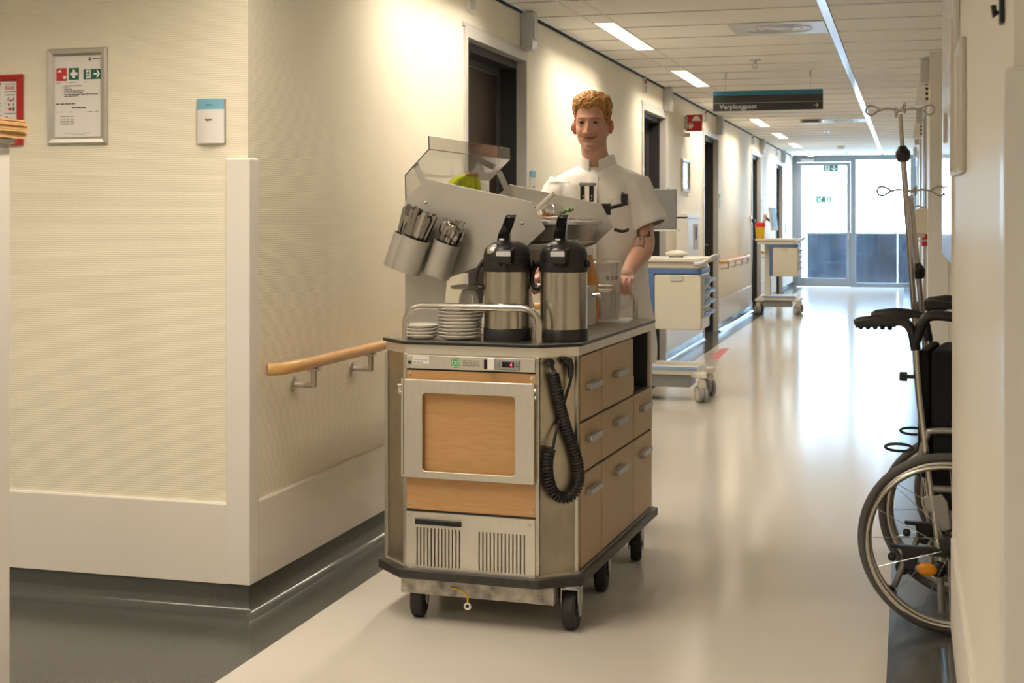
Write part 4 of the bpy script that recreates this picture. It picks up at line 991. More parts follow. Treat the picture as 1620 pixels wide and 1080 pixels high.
for k, (u, lab) in enumerate(((863, 'chrome lidded glass jar lying nearer the front rack plate'), (875, 'chrome lidded glass jar lying beside the other jar on foil'))):
    q = cl(u, 331, 1, y0+.13); t = on('glass_jar', q.x, y0+.13+.02*k, zf+.026, .5-.8*k); tag(t, lab, 'jar')
    MB().lathe([(.020, -.03), (.0245, -.025), (.0245, .02), (.02, .028)], 20, TR(rx=PI/2)).build('jar_glass', 'clear_box', t, smooth=40); MB().lathe([(.0255, .02), (.0255, .034), (.022, .036)], 20, TR(rx=PI/2)).build('jar_lid', 'chrome', t, smooth=40)
q = cl(898, 334, 1, y0+.25); t = on('lettuce_leaf', q.x, y0+.25, zf+.004); tag(t, 'curled green leaf lying on the food container cover', 'leaf')
g = MB(); rnd = random.Random(5); n = 8
vs = [((i/n-.5)*.06, (j/n-.5)*.05, .018*abs(math.sin(i*1.3+j))+.02*(i/n)) for j in range(n+1) for i in range(n+1)]
g.add(vs, [(j*(n+1)+i, j*(n+1)+i+1, (j+1)*(n+1)+i+1, (j+1)*(n+1)+i) for j in range(n) for i in range(n)]); g.build('leaf_blade', 'leaf', t, smooth=60); MB().tube([(-.03, 0, .012), (.03, 0, .03)], .002, 6).build('leaf_rib', 'leaf', t)
for k, (u, v) in enumerate(((822, 311), (834, 314))):
    q = cl(u, v, 1, .55); sachet(q.x, .55+.03*k, 1.372+.03-.25*(q.x-.05), .026, 'purple_wrap', 'dark blue wrapped sweet on the upper rack shelf', 'wrapped_sweet', .5+k, 'sweet', 'blue wrapped sweets')
# bananas: a hand of fruit on the upper shelf
stem = cl(752, 278, 1, .52); 
for k in range(5):
    q = cl(716+k*8.5, 296-k*.6, 1, .46+.015*k)
    t = on('banana', 0, 0, 0); tag(t, 'green yellow banana in the bunch under the clear guard', 'banana', 'bananas in the bunch')
    t.location = TM @ Vector((stem.x, .42+.022*k, stem.z)); L0 = Vector((q.x-stem.x, -.02+.016*k, q.z-stem.z))
    pa = smooth_path([(0, 0, 0), L0*.25+Vector((0, 0, .004)), L0*.6+Vector((0, 0, .0)), L0*1.0+Vector((0, 0, -.022)), L0*1.3+Vector((0, 0, -.065)), L0*1.35+Vector((0, 0, -.09))], 5)
    n = len(pa); MB().tube(pa, [.005+.0125*min(1, (i/n)*2.4)*(1 if i < n*.8 else max(.35, (n-i)/(n*.2))) for i in range(n)], 8).build('peel', 'banana', t, smooth=60)
    MB().tube([(0, 0, 0), (.016, 0, .006)], [.006, .0075], 8).build('stem', 'banana_tip', t, smooth=60)
# cutlery
def bar(mb, pts, w, th):
    rings = []
    for (z, x, ww) in pts: rings.append([Vector((-ww, x-th, z)), Vector((ww, x-th, z)), Vector((ww, x+th, z)), Vector((-ww, x+th, z))])
    return mb.loft(rings)
kn = MB(); bar(kn, [(0, 0, .006), (.09, 0, .0045), (.11, 0, .0065), (.19, 0, .0075), (.196, 0, .004)], 0, .0018); kn = kn.mesh('knife')
fk = MB(); bar(fk, [(0, 0, .0045), (.06, 0, .0028), (.13, .001, .003), (.142, .003, .009), (.158, .005, .0105)], 0, .0011)
for i in range(4): fk.box(-.0105+i*.0057, -.0105+i*.0057+.0038, .004, .006, .158, .195)
fk = fk.mesh('fork')
sp = MB(); bar(sp, [(0, 0, .0045), (.06, 0, .0028), (.135, .001, .003)], 0, .0011); sp.ball((0, .003, .158), (.0155, .005, .026), 14, 8); sp = sp.mesh('spoon')
rnd = random.Random(11)
for ci, T in enumerate(cupM):
    R_ = CUPR[ci]-.012
    for k in range((14, 24, 18)[ci]):
        a = k*2.39996+ci; rr_ = R_*math.sqrt((k+.5)/(14, 24, 18)[ci])
        kind = [('knife', kn), ('fork', fk), ('spoon', sp)][(0, 1, 0)[k % 3] if ci == 0 else ((0, 0, 0)[k % 3] if ci == 1 else (2, 1, 2)[k % 3])]
        L_ = .195; sc = rnd.uniform(.97, 1.04)
        z0_ = .005+rnd.uniform(0, .012)+(.012 if ci < 2 else -.0)
        # straight up in the cup, fanned a little
        fan = rr_*math.cos(a)*3.4+rnd.uniform(-.02, .03); fan2 = -rr_*math.sin(a)*2.6+rnd.uniform(-.02, .02)
        top = (max(-R_, min(R_, rr_*math.cos(a))), max(-R_, min(R_, rr_*math.sin(a))))
        base_ = TR((top[0]-.13*math.tan(fan), top[1]+.13*math.tan(fan2), z0_), rx=fan2, ry=fan, rz=0)
        lim = CUPR[ci]-.006
        bx_, by_ = base_.translation.x, base_.translation.y; rad = math.hypot(bx_, by_)
        if rad > lim: base_.translation.x *= lim/rad; base_.translation.y *= lim/rad
        o = obj(kind[0], kind[1], 'cutlery_steel', None, 40)
        spin = rnd.uniform(-.4, .4)
        o.matrix_world = TM @ T @ base_ @ Matrix.Rotation(spin, 4, 'Z') @ Matrix.Diagonal((1, 1, sc if ci else sc*1.05, 1))
        tag(o, 'steel %s standing in the %s cutlery cup' % (kind[0], ('rearmost', 'large middle', 'smaller outer')[ci]), kind[0], '%s in the cutlery cups' % {'knife': 'knives', 'fork': 'forks', 'spoon': 'spoons'}[kind[0]])
t = on('small_carton', .27, .955, .6905); tag(t, 'small printed carton lying in the open side cubby of the trolley', 'carton')
MB().box(-.08, .06, -.035, .035, 0, .06).build('box_body', 'paper', t, bev=.002)
for k in range(3): MB().box(.06, .0606, -.025, .025, .012+k*.014, .017+k*.014).build('stripe', 'ink', t)

# ================================================================== THE MAN
from mathutils import noise as mnoise
PR = Vector((-1.33, 6.12, 0))
man = empty('person', PR); tag(man, 'smiling person with curly ginger hair in white tunic holding the trolley rail', 'person')
HEAD = Vector((-.015, -.055, 1.790))
def g(v, s): return math.exp(-(v/s)**2)
def head_front(x, z):
    ax = abs(x); d = 0
    if z > -.047: t = max(0, min(1, (.012-z)/.055)); d += (.005+.023*t)*g(x, .0085+.0045*t)*(1 if z < .012 else g(z-.012, .012))
    else: d += .028*g(x, .013)*g(z+.047, .0055)
    d += .009*g(ax-.0145, .0065)*g(z+.044, .007)
    d -= .011*g(ax-.031, .017)*g(z-.001, .012)
    d += .006*g(z-.022, .009)*g(ax-.026, .028)
    d += .0075*g(ax-.043, .020)*g(z+.036, .018)
    zc = -.068+7*x*x
    d += .0045*g(z-zc-.006, .0045)*g(x, .025)+.006*g(z-zc+.0065, .005)*g(x, .023)-.0065*g(z-zc, .0028)*g(x, .033)
    d -= .005*g(ax-.036, .006)*g(z+.060, .010)-.004*g(ax-.043, .007)*g(z+.052, .012)
    d -= .0045*g(z+.086, .006)*g(x, .022)
    d += .007*g(z+.101, .011)*g(x, .018)
    return d
HR = [(.1175, .010, .012, .014), (.114, .030, .038, .042), (.105, .048, .060, .067), (.09, .0615, .076, .085), (.07, .0695, .087, .096), (.045, .073, .0925, .101), (.02, .0735, .0935, .101), (0, .0725, .092, .098), (-.02, .071, .091, .093), (-.04, .0685, .0905, .084), (-.06, .0645, .0895, .072), (-.075, .060, .0885, .058), (-.088, .053, .087, .040), (-.100, .044, .084, .015), (-.109, .033, .079, -.01), (-.115, .018, .068, -.03)]
def hr(z):
    for (z1, *a), (z0, *b) in zip(HR, HR[1:]):
        if z0 <= z <= z1:
            t = (z-z0)/(z1-z0); return [q+(p-q)*t for p, q in zip(a, b)]
    return HR[0][1:] if z > HR[0][0] else HR[-1][1:]
def head_point(z, a, feat=True):
    w, f, b = hr(z); x = w*math.copysign(abs(math.cos(a))**.88, math.cos(a)); sn = math.sin(a)
    if sn < 0: y = -f*abs(sn)**.9
    else: y = b*sn
    if b < 0 and sn >= 0: y = b*1.0-.0*sn
    if feat and sn < -.05: y -= head_front(x, z)*min(1, abs(sn)*1.8)
    return Vector((x, y, z))
NS = 112
zs = [.1175, .114, .108, .10, .09, .08, .07, .06, .052, .044]+[.04-.0032*i for i in range(int((.04+.114)/.0032))]+[-.115]
hm = MB(); hm.loft([[head_point(z, 2*PI*k/NS)+HEAD for k in range(NS)] for z in zs])
for s in (-1, 1):
    E = Matrix.Translation(HEAD+Vector((s*.079, .012, -.016))) @ Matrix.Rotation(s*.55, 4, 'Z') @ Matrix.Rotation(-.15, 4, 'X')
    hm.ball((0, 0, 0), (.0085, .0185, .031), 20, 14, E); hm.tube([E @ Vector((s*.006, .0185*math.cos(a), .029*math.sin(a))) for a in [-.9+4.6*i/16 for i in range(17)]], .0042, 8)
    hm.ball(HEAD+Vector((s*.031, -.0815, .0088)), (.0185, .0100, .0046), 14, 10); hm.ball(HEAD+Vector((s*.031, -.0800, -.0085)), (.0170, .0095, .0042), 14, 10)
def limb(pts, rad, seg=18, n=6):
    p = smooth_path(pts, n); m = len(p); rr = []
    for i in range(m):
        t = i/(m-1)*(len(rad)-1); k = min(int(t), len(rad)-2); f = t-k; rr.append(rad[k]*(1-f)+rad[k+1]*f)
    hm.tube(p, rr, seg); hm.ball(p[0], rr[0]*.98, seg, 10); hm.ball(p[-1], rr[-1]*.98, seg, 10)
limb([HEAD+Vector((0, .018, -.03)), HEAD+Vector((.002, .03, -.12)), (0, .0, 1.60), (0, .02, 1.52)], [.058, .058, .062, .085])
def ering(z, cx_, cy_, wx, wy, n=28): return [Vector((cx_+wx*math.cos(2*PI*k/n), cy_+wy*math.sin(2*PI*k/n), z)) for k in range(n)]
hm.loft([ering(*r) for r in ((1.60, 0, .02, .06, .055), (1.565, 0, .02, .105, .065), (1.52, 0, .02, .160, .085), (1.42, 0, .015, .175, .105), (1.25, 0, .015, .165, .10), (1.08, 0, .015, .165, .10), (.95, 0, .015, .175, .11), (.86, 0, .02, .165, .105))])
# hands close round the rear hoop of the trolley
def hand(tx, side):
    B_ = (TM @ Vector((tx, 1.245, 1.085)))-PR; bx, by, bz = B_
    hm.loft([[Vector((bx+dx*1.0, by+yy, bz+zz+th)) for dx, th in ((-.042*k, .012), (.042*k, .012), (.044*k, -.006), (-.044*k, -.006))] for yy, zz, k in ((.012, .022, .95), (.03, .030, 1), (.055, .036, .92), (.08, .046, .68))])
    for i, (o, r_, L_) in enumerate(((-.031, .0082, .92), (-.0105, .0090, 1.03), (.0105, .0090, 1.06), (.031, .0086, 1.0))):
        x = bx+o*(1 if side > 0 else -1)
        pts = [(x, by+.02, bz+.029), (x, by-.008, bz+.030*L_), (x, by-.0235*L_, bz+.016), (x, by-.0265, bz-.006), (x, by-.013, bz-.0235)]
        hm.tube(smooth_path(pts, 3), [r_*1.08]*4+[r_]*4+[r_*.92]*5, 10); hm.ball(pts[-1], r_*.92, 10, 8); hm.ball(pts[1], r_*1.12, 10, 8); hm.ball(pts[2], r_*1.04, 10, 8)
    tx_ = bx-side*.040
    pts = [(tx_+side*.012, by+.06, bz+.026), (tx_-side*.010, by+.036, bz+.002), (tx_-side*.004, by+.018, bz-.020), (tx_+side*.012, by+.001, bz-.026)]
    hm.tube(smooth_path(pts, 4), [.013]*4+[.0115]*4+[.0098]*5, 10); hm.ball(pts[-1], .0098, 10, 8)
    return Vector((bx, by+.098, bz+.056))
wL = hand(.225, 1); wR = hand(-.19, -1)
EL = Vector((.218, -.035, 1.268)); ER = Vector((-.245, -.035, 1.268))
for W_, E_, sx in ((wL, EL, 1), (wR, ER, -1)):
    limb([(sx*.155, .015, 1.50), (sx*.19, .0, 1.42), E_], [.050, .047, .043])
    F1 = E_.lerp(W_, .3)+Vector((sx*.006, 0, -.004))
    limb([E_, F1, E_.lerp(W_, .7), W_, W_+Vector((0, -.03, -.012))], [.043, .0475, .037, .0285, .028])
for sx in (-1, 1):
    limb([(sx*.09, .02, .90), (sx*.105, .0, .52), (sx*.11, .03, .12)], [.088, .062, .042])
    hm.loft([[Vector((sx*.115+w*math.cos(a), y, .055+h*math.sin(a))) for a in [2*PI*k/12 for k in range(12)]] for y, w, h in ((.07, .03, .04), (.0, .042, .05), (-.08, .045, .035), (-.15, .035, .025))])
tmp = bpy.data.objects.new('tmp', hm.mesh('tmp')); C.objects.link(tmp)
r_ = tmp.modifiers.new('r', 'REMESH'); r_.mode = 'VOXEL'; r_.voxel_size = .0030; r_.use_smooth_shade = True
s_ = tmp.modifiers.new('s', 'SMOOTH'); s_.factor = .5; s_.iterations = 2
bpy.context.view_layer.update(); dg = bpy.context.evaluated_depsgraph_get()
bm_ = bpy.data.meshes.new_from_object(tmp.evaluated_get(dg)); bpy.data.objects.remove(tmp); bm_.name = 'body'
# skin tint per vertex: lips, cheeks, nose, ears, tattoo ink, painted shade in mouth line and eye sockets
col = bm_.color_attributes.new('tint', 'FLOAT_COLOR', 'POINT'); buf = []
ink = []
def ln(*p): ink.extend(list(zip(p, p[1:])))
ln((-.8, .95), (-.55, .80), (-.25, .74)); ln((.8, .98), (.6, .80), (.25, .74)); ln((-.25, .76), (-.3, .62), (-.15, .52), (.15, .52), (.3, .62), (.25, .76)); ln((-.8, .95), (-.85, .85), (-.6, .74)); ln((.8, .98), (.85, .86), (.6, .74))
ln((-.35, .50), (-.7, .40), (-.75, .12), (-.5, .02), (.5, .02), (.75, .12), (.7, .40), (.35, .50)); ln((-.4, .3), (.4, .34)); ln((-.45, .2), (.45, .2)); ln((-.7, .06), (.7, .06)); ln((-.6, .0), (.6, .0)); ln((-.1, .52), (0, .4), (.1, .52)); ln((-.8, .1), (-.85, -.02)); ln((.75, .1), (.85, -.02))
AX = (wL-EL).normalized(); SIDE = Vector((1, 0, 0)); SIDE = (SIDE-AX*SIDE.dot(AX)).normalized(); OUT = SIDE.cross(AX)
if OUT.y > 0: OUT = -OUT
base_c = Vector((.63, .36, .26)); red_c = Vector((.60, .24, .17)); lip_c = Vector((.42, .14, .11)); ink_c = Vector((.055, .055, .06))
for v in bm_.vertices:
    p = v.co; q = p-HEAD; c = base_c
    if q.z > -.12 and abs(q.x) < .11:
        ax = abs(q.x); k = 0
        if q.y < -.03:
            k = .45*g(ax-.042, .022)*g(q.z+.036, .02)+.5*g(ax, .014)*g(q.z+.045, .014)+.25*g(q.z-.06, .03)
        if ax > .074: k = .85
        c = base_c.lerp(red_c, min(1, k))
        if q.y < -.07:
            zc = -.068+7*q.x*q.x
            l = g(q.z-zc, .0095)*(1 if ax < .029 else g(ax-.029, .004)); c = c.lerp(lip_c, min(1, l*.8))
            c = c*(1-.6*g(q.z-zc, .0026)*g(q.x, .036))
            c = c*(1-.22*g(ax-.031, .016)*g(q.z-.001, .009))
    else:
        r = p-EL; t = r.dot(AX)
        if p.x > .12 and 0 < t < .2:
            w = r-AX*t
            if w.dot(OUT) > -.012:
                s = w.dot(SIDE)/.03; tt = 1-(t-.0)/.135
                if -1 < s < 1.05 and -.1 < tt < 1.1:
                    P_ = Vector((s*.03, tt*.135)); dm = 1
                    for a, b in ink:
                        A_ = Vector((a[0]*.03, a[1]*.135)); B_ = Vector((b[0]*.03, b[1]*.135)); ab = B_-A_
                        f = max(0, min(1, (P_-A_).dot(ab)/max(1e-9, ab.dot(ab)))); dm = min(dm, (P_-A_-ab*f).length)
                    if dm < .0046: c = c.lerp(ink_c, min(.92, (1-dm/.0046)*2.0))
    buf += [c.x, c.y, c.z, 1]
col.data.foreach_set('color', buf)
sk = mat('skin', (.55, .3, .2), .48, bump=(160, (1, 1, 1), .08, .001)); nt = sk.node_tree
at_ = nt.nodes.new('ShaderNodeAttribute'); at_.attribute_name = 'tint'; nt.links.new(at_.outputs['Color'], nt.nodes['Principled BSDF'].inputs['Base Color'])
nt.nodes['Principled BSDF'].inputs['Subsurface Weight'].default_value = .12; nt.nodes['Principled BSDF'].inputs['Subsurface Radius'].default_value = (.012, .005, .003)
body = obj('body', bm_, 'skin', man, 180)
for s in (-1, 1):
    e = MB().ball(HEAD+Vector((s*.031, -.0745, .0003)), (.0150, .0140, .0125), 20, 14).build('eye', 'eye_white', body, smooth=180)
    MB().ball(HEAD+Vector((s*.031+.0012, -.0855, .0008)), (.0066, .0040, .0062), 14, 10).build('iris', 'iris', e, smooth=180)
    bp_ = [HEAD+Vector((s*x, 0, z)) for x, z in ((.014, .0165), (.026, .0205), (.039, .0195), (.049, .0135))]
    for p_ in bp_:
        q = p_-HEAD; w, f, b = hr(q.z); p_.y = HEAD.y-f*max(.1, 1-abs(q.x/w)**2.27)**.45-head_front(q.x, q.z)-.0005
    MB().tube(smooth_path(bp_, 5), [.0020]*6+[.0025]*5+[.0016]*5, 8).build('eyebrow', 'brow', body, smooth=60)
# curly hair
hb_ = MB(); rnd = random.Random(4)
def hairline(a):
    # lowest z (relative to eyes) of the hair at angle a; front is -pi/2
    f = abs(((a+PI/2+PI) % (2*PI))-PI)     # 0 front .. pi back
    if f < .75: return .068-.005*math.cos(f*6)
    if f < 1.15: return .070-(f-.75)/.4*.062
    if f < 1.55: return .004-.012*math.sin((f-1.15)*4)
    if f < 2.0: return .008-(f-1.55)/.45*.055
    return -.055-.02*min(1, (f-2)/.6)
def hair_thick(z, a):
    t = max(0, min(1, (z-.035)/.05)); return .004+.017*t
caps = []
for zi in range(20):
    ring = []
    for k in range(64):
        a = 2*PI*k/64; lo = hairline(a)-.003; z = lo+(.1175-lo)*(zi/19)**.8
        p = head_point(z, a, False); n_ = Vector((p.x, p.y, max(0, (z-.02))*1.6)).normalized(); ring.append(p+n_*(hair_thick(z, a)*.55-.0005)+HEAD)
    caps.append(ring)
hb_.loft(caps)
for k in range(1150):
    a = rnd.uniform(0, 2*PI); lo = hairline(a); z = lo+(.1175-lo)*rnd.random()**.75
    p = head_point(z, a, False); n_ = Vector((p.x, p.y, max(0, (z-.02))*1.6)).normalized()
    th = hair_thick(z, a); r = (.0042+.0078*max(0, min(1, (z-.03)/.06)))*rnd.uniform(.7, 1.25)
    f = abs(((a+PI/2+PI) % (2*PI))-PI)
    c_ = p+n_*th*rnd.uniform(.5, 1.1)+HEAD
    hb_.ball(c_, (r, r*rnd.uniform(.6, 1), r*rnd.uniform(.6, 1)), 7, 5, None)
hb_.build('hair', 'hair', man, smooth=180)
# white tunic with short sleeves
tmB = MB()
TR_ = [(1.618, 0, .016, .070, .064), (1.604, 0, .018, .095, .076), (1.586, 0, .02, .145, .090), (1.562, 0, .02, .192, .104), (1.52, 0, .018, .214, .12), (1.43, 0, .012, .214, .132), (1.30, 0, .01, .214, .134), (1.15, 0, .01, .218, .132), (1.0, 0, .01, .232, .14), (.86, 0, .012, .246, .146), (.74, 0, .012, .252, .15)]
tmB.loft([ering(*r, 48) for r in TR_])
def sleeve(sx):
    A_ = Vector((sx*.150, .012, 1.528)); B_ = Vector((sx*.236, -.008, 1.335)); ax = (B_-A_).normalized()
    u_ = Vector((0, 1, 0)); u_ = (u_-ax*u_.dot(ax)).normalized(); w_ = ax.cross(u_); rings = []
    for t, ru, rw in ((0, .082, .078), (.25, .088, .082), (.6, .086, .078), (.85, .086, .082), (1.0, .086, .084), (1.0, .080, .078), (.78, .07, .068)):
        c_ = A_.lerp(B_, t); rings.append([c_+u_*ru*math.cos(2*PI*k/32)+w_*rw*math.sin(2*PI*k/32) for k in range(32)])
    tmB.loft(rings); SHADE.append([[c_+u_*.079*math.cos(2*PI*k/32)+w_*.077*math.sin(2*PI*k/32) for k in range(32)] for c_ in (A_.lerp(B_, .90), A_.lerp(B_, .975))])
SHADE = []
sleeve(1); sleeve(-1)
tmp = bpy.data.objects.new('tmp', tmB.mesh('tmp')); C.objects.link(tmp)
r_ = tmp.modifiers.new('r', 'REMESH'); r_.mode = 'VOXEL'; r_.voxel_size = .0055; r_.use_smooth_shade = True
s_ = tmp.modifiers.new('s', 'SMOOTH'); s_.factor = .5; s_.iterations = 5
bpy.context.view_layer.update(); dg = bpy.context.evaluated_depsgraph_get()
tme = bpy.data.meshes.new_from_object(tmp.evaluated_get(dg)); bpy.data.objects.remove(tmp); tme.name = 'tunic'
NV = [v.normal.copy() for v in tme.vertices]; CO = [v.co.copy() for v in tme.vertices]; OUTC = []
for p, n_ in zip(CO, NV):
    f = mnoise.noise(Vector((p.x*9, p.y*7, p.z*3.2)))*.015+mnoise.noise(Vector((p.x*22+p.z*9, p.y*16, p.z*8-p.x*6)))*.0075
    k = 1 if p.z < 1.53 else .25
    OUTC += list(p+n_*(f*k+.002))
tme.vertices.foreach_set('co', OUTC); tme.update()
tun = obj('tunic', tme, 'cotton', man, 180)
for rg_ in SHADE: MB().loft(rg_).build('sleeve_shade', 'shade_dark', tun, smooth=40)  # dark discs paint the shade inside the sleeve openings
def strip_ring(a0, a1, z0, z1, r0, r1, cy0, cy1, n=30, th=.004):
    o = []; 
    m = MB(); vs = []; fs = []
    for i in range(n+1):
        a = a0+(a1-a0)*i/n
        dip = .018*max(0, 1-abs(i/n-.5)*0)*0
        for r, z, cy in ((r0, z0, cy0), (r1, z1, cy1), (r1-th, z1, cy1), (r0-th, z0, cy0)):
            vs.append((r*math.cos(a)*1.0-.004, cy+r*math.sin(a)*.98, z-(.03*max(0, -math.sin(a))**3)))
    for i in range(n):
        for j in range(4): l = (j+1) % 4; fs.append((i*4+j, i*4+l, (i+1)*4+l, (i+1)*4+j))
    fs.append((0, 1, 2, 3)); fs.append(tuple(n*4+j for j in (3, 2, 1, 0))); return m.add(vs, fs)
strip_ring(-PI/2+.26, 1.5*PI-.26, 1.598, 1.656, .088, .078, .008, -.006).build('collar', 'cotton', tun, smooth=40)
def patch(x0, x1, z0, z1, off, nm, m_, par, nx=6, nz=6):
    def surf(x, z):
        for a, b in zip(TR_, TR_[1:]):
            if b[0] <= z <= a[0]:
                t = (z-b[0])/(a[0]-b[0]); wx = b[3]+(a[3]-b[3])*t; wy = b[4]+(a[4]-b[4])*t; cy = b[2]+(a[2]-b[2])*t
                return cy-wy*math.sqrt(max(0, 1-(x/wx)**2))
        return 0
    vs = []; fs = []; w = nx+1
    for d in (off, off-.012):
        for j in range(nz+1):
            for i in range(nx+1):
                x = x0+(x1-x0)*i/nx; z = z0+(z1-z0)*j/nz; vs.append((x, surf(x, z)-d, z))
    N = w*(nz+1)
    for j in range(nz):
        for i in range(nx):
            a = j*w+i; fs += [(a, a+1, a+w+1, a+w), (N+a, N+a+w, N+a+w+1, N+a+1)]
    for i in range(nx): fs += [(i, N+i, N+i+1, i+1), (nz*w+i, nz*w+i+1, N+nz*w+i+1, N+nz*w+i)]
    for j in range(nz): fs += [(j*w, (j+1)*w, N+(j+1)*w, N+j*w), (j*w+nx, N+j*w+nx, N+(j+1)*w+nx, (j+1)*w+nx)]
    return MB().add(vs, fs).build(nm, m_, par, smooth=40)
patch(.070, .155, 1.345, 1.455, .0095, 'breast_pocket', 'cotton', tun); patch(.070, .155, 1.432, 1.456, .0115, 'pocket_hem', 'cotton', tun)
patch(-.016, .020, .80, 1.56, .0085, 'placket', 'cotton', tun, 2, 30)
for z in (1.50, 1.40, 1.29): MB().ball((.002, .01-.1445 if z < 1.45 else .016-.131, z), (.005, .003, .005), 10, 6).build('press_stud', 'light_grey', tun)
MB().tube([(.135, -.125, 1.44), (.135, -.128, 1.485)], .0045, 8).tube([(.146, -.122, 1.44), (.146, -.126, 1.478)], .0045, 8).build('pens', 'black', tun, smooth=60)
trB = MB()
for sx in (-1, 1): trB.loft([ering(z, sx*cx_, cy_, w_, d_) for z, cx_, cy_, w_, d_ in ((.93, .085, .015, .115, .125), (.75, .10, .01, .105, .11), (.5, .108, .0, .085, .095), (.25, .112, .02, .075, .085), (.07, .114, .03, .072, .085))])
trB.build('trousers', 'trouser', man, smooth=60)
for sx in (-1, 1):
    sh_ = MB(); sh_.loft([[Vector((sx*.116+w*math.cos(a), y, .002+max(0, .042+h*math.sin(a)))) for a in [2*PI*k/16 for k in range(16)]] for y, w, h in ((.095, .03, .042), (.06, .042, .065), (.0, .046, .062), (-.08, .050, .046), (-.15, .045, .040), (-.18, .025, .034))]); so = sh_.build('shoe', 'shoe', man, smooth=60)

# ================================================================== MEDICATION CARTS
def med_cart(ox, oy, rz, lab, var):
    t = empty('medication_cart', (ox, oy, 0), rz); tag(t, lab, 'medical cart')
    MB().prism(rrect(0, .62, 0, .50, .04, 4), 2, 1.045, 1.075).build('worktop', 'off_white', t, bev=.006); MB().box(.03, .585, .02, .48, .995, 1.045).build('worktop_tray', 'cream_plastic', t, bev=.008)
    MB().box(.20, .60, .015, .47, .955, .994).build('blue_band', 'blue_plastic', t, bev=.004); MB().box(.205, .245, .012, .47, .55, .955).build('blue_side', 'blue_plastic', t, bev=.004)
    MB().tube(smooth_path([(.55, -.01, 1.03), (.60, -.015, 1.035), (.645, .01, 1.06), (.67, .06, 1.08), (.68, .25, 1.085), (.67, .44, 1.08), (.64, .49, 1.06), (.55, .50, 1.035)], 5), .016, 10).build('push_handle', 'light_grey', t, smooth=60)
    MB().box(.245, .60, .03, .46, .54, .955).build('drawer_unit', 'cream_plastic', t, bev=.01)
    d = MB().prism(rrect(.25, .595, .545, .948, .018, 3), 1, .010, .03).build('front_door', 'cream_plastic', t, bev=.004)
    MB().box(.37, .465, .004, .010, .905, .948).build('latch', 'light_grey', d, bev=.004)
    for k in range(4):
        z = .91-.082*k; b = MB().box(.60, .612, .06, .42, z-.04, z+.025).build('side_bin', 'light_grey', t, bev=.003)
        for y in (.10, .22, .34): MB().prism([(.612, z-.03), (.65, z-.012), (.655, z+.006), (.612, z+.012)], 1, y, y+.085).build('bin_pull', 'alu_matte' if var else 'pale_blue', b, bev=.002)
    MB().box(.12, .20, .19, .29, .22, 1.0).build('column', 'off_white', t, bev=.006); MB().box(.2, .204, .2, .28, .22, .95).build('column_slot', 'grey_plastic', t)
    m = MB().prism([(.04, .06), (.58, .06), (.58, .44), (.04, .44)], 2, .20, .245); m.prism([(.0, -.0), (.08, -.0), (.14, .1), (.1, .18), (.02, .14)], 2, .185, .225).prism([(.64, 0), (.56, 0), (.50, .1), (.54, .18), (.62, .14)], 2, .185, .225).prism([(0, .5), (.08, .5), (.14, .4), (.1, .32), (.02, .36)], 2, .185, .225).prism([(.64, .5), (.56, .5), (.50, .4), (.54, .32), (.62, .36)], 2, .185, .225)
    m.build('base', 'off_white', t, bev=.008)
    MB().box(.06, .57, .07, .43, .245, .268).build('base_shelf', 'white', t, bev=.006); MB().box(.10, .56, .05, .06, .243, .262).build('base_stripe', 'pale_blue', t); MB().box(.10, .50, .09, .41, .105, .20).build('battery_box', 'grey_plastic', t, bev=.006)
    for x in (.04, .60):
        for y in (.03, .47):
            f = MB().lathe([(.018, .17), (.018, .188)], 12, TR((x, y, 0))); f.prism([(-.02, .06), (.035, .05), (.045, .10), (.02, .165), (-.025, .172)], 0, -.024, .024, TR((x, y, 0), rz=.5)); fo_ = f.build('castor', 'cream_plastic', t, bev=.004)
            T = TR((x, y, 0), rz=.5) @ TR((0, .012, .0665), ry=PI/2)
            MB().lathe([(.045, -.034), (.064, -.032), (.066, -.02), (.064, -.008), (.045, -.006)], 26, T).lathe([(.045, .006), (.064, .008), (.066, .02), (.064, .032), (.045, .034)], 26, T).build('wheel', 'grey_plastic', fo_, smooth=40)
            MB().lathe([(.008, -.037), (.046, -.035), (.046, .035), (.008, .037)], 20, T).build('wheel_cover', 'cream_plastic', fo_, smooth=40)
    if var == 0:
        s_ = MB().box(-.02, .375, .26, .285, 1.285, 1.595).build('monitor', 'monitor_grey', t, bev=.008); MB().box(-.012, .367, .285, .288, 1.30, 1.588).build('screen', 'black_gloss', s_); MB().box(.13, .21, .25, .26, 1.38, 1.48).build('monitor_mount', 'grey_plastic', s_)
        MB().tube([(.17, .24, 1.0), (.17, .24, 1.44)], .018, 12).build('monitor_pole', 'light_grey', t, smooth=60)
        p = MB().box(-.01, .40, .255, .29, 1.27, 1.284).build('monitor_ledge', 'light_grey', t)
    else:
        MB().tube(smooth_path([(.10, .25, 1.07), (.09, .25, 1.2), (.11, .25, 1.33), (.14, .25, 1.36)], 5), [.02]*8+[.024]*8, 10).build('monitor_arm', 'cream_plastic', t, smooth=60); MB().lathe([(.03, -.03), (.03, .03)], 14, TR((.13, .25, 1.40), ry=PI/2)).build('arm_joint', 'cream_plastic', t, smooth=40)
        MB().tube([(.13, .25, 1.37), (.215, .25, 1.31)], .016, 8).build('arm_link', 'black', t, smooth=60)
        T = TR((.235, .25, 1.35), rz=-.12, ry=-.12); s_ = MB().box(-.012, .018, -.19, .19, -.16, .17, T).build('monitor', 'white', t, bev=.006); MB().box(.018, .020, -.18, .18, -.15, .16, T).build('screen', 'black_gloss', s_)
    return t
med_cart(-2.065, 10.31, 0, 'cream medication cart with blue trim and grey monitor standing behind the man', 0)
med_cart(-2.085, 20.02, 0, 'cream medication cart with tilted white monitor farther down the corridor', 1)
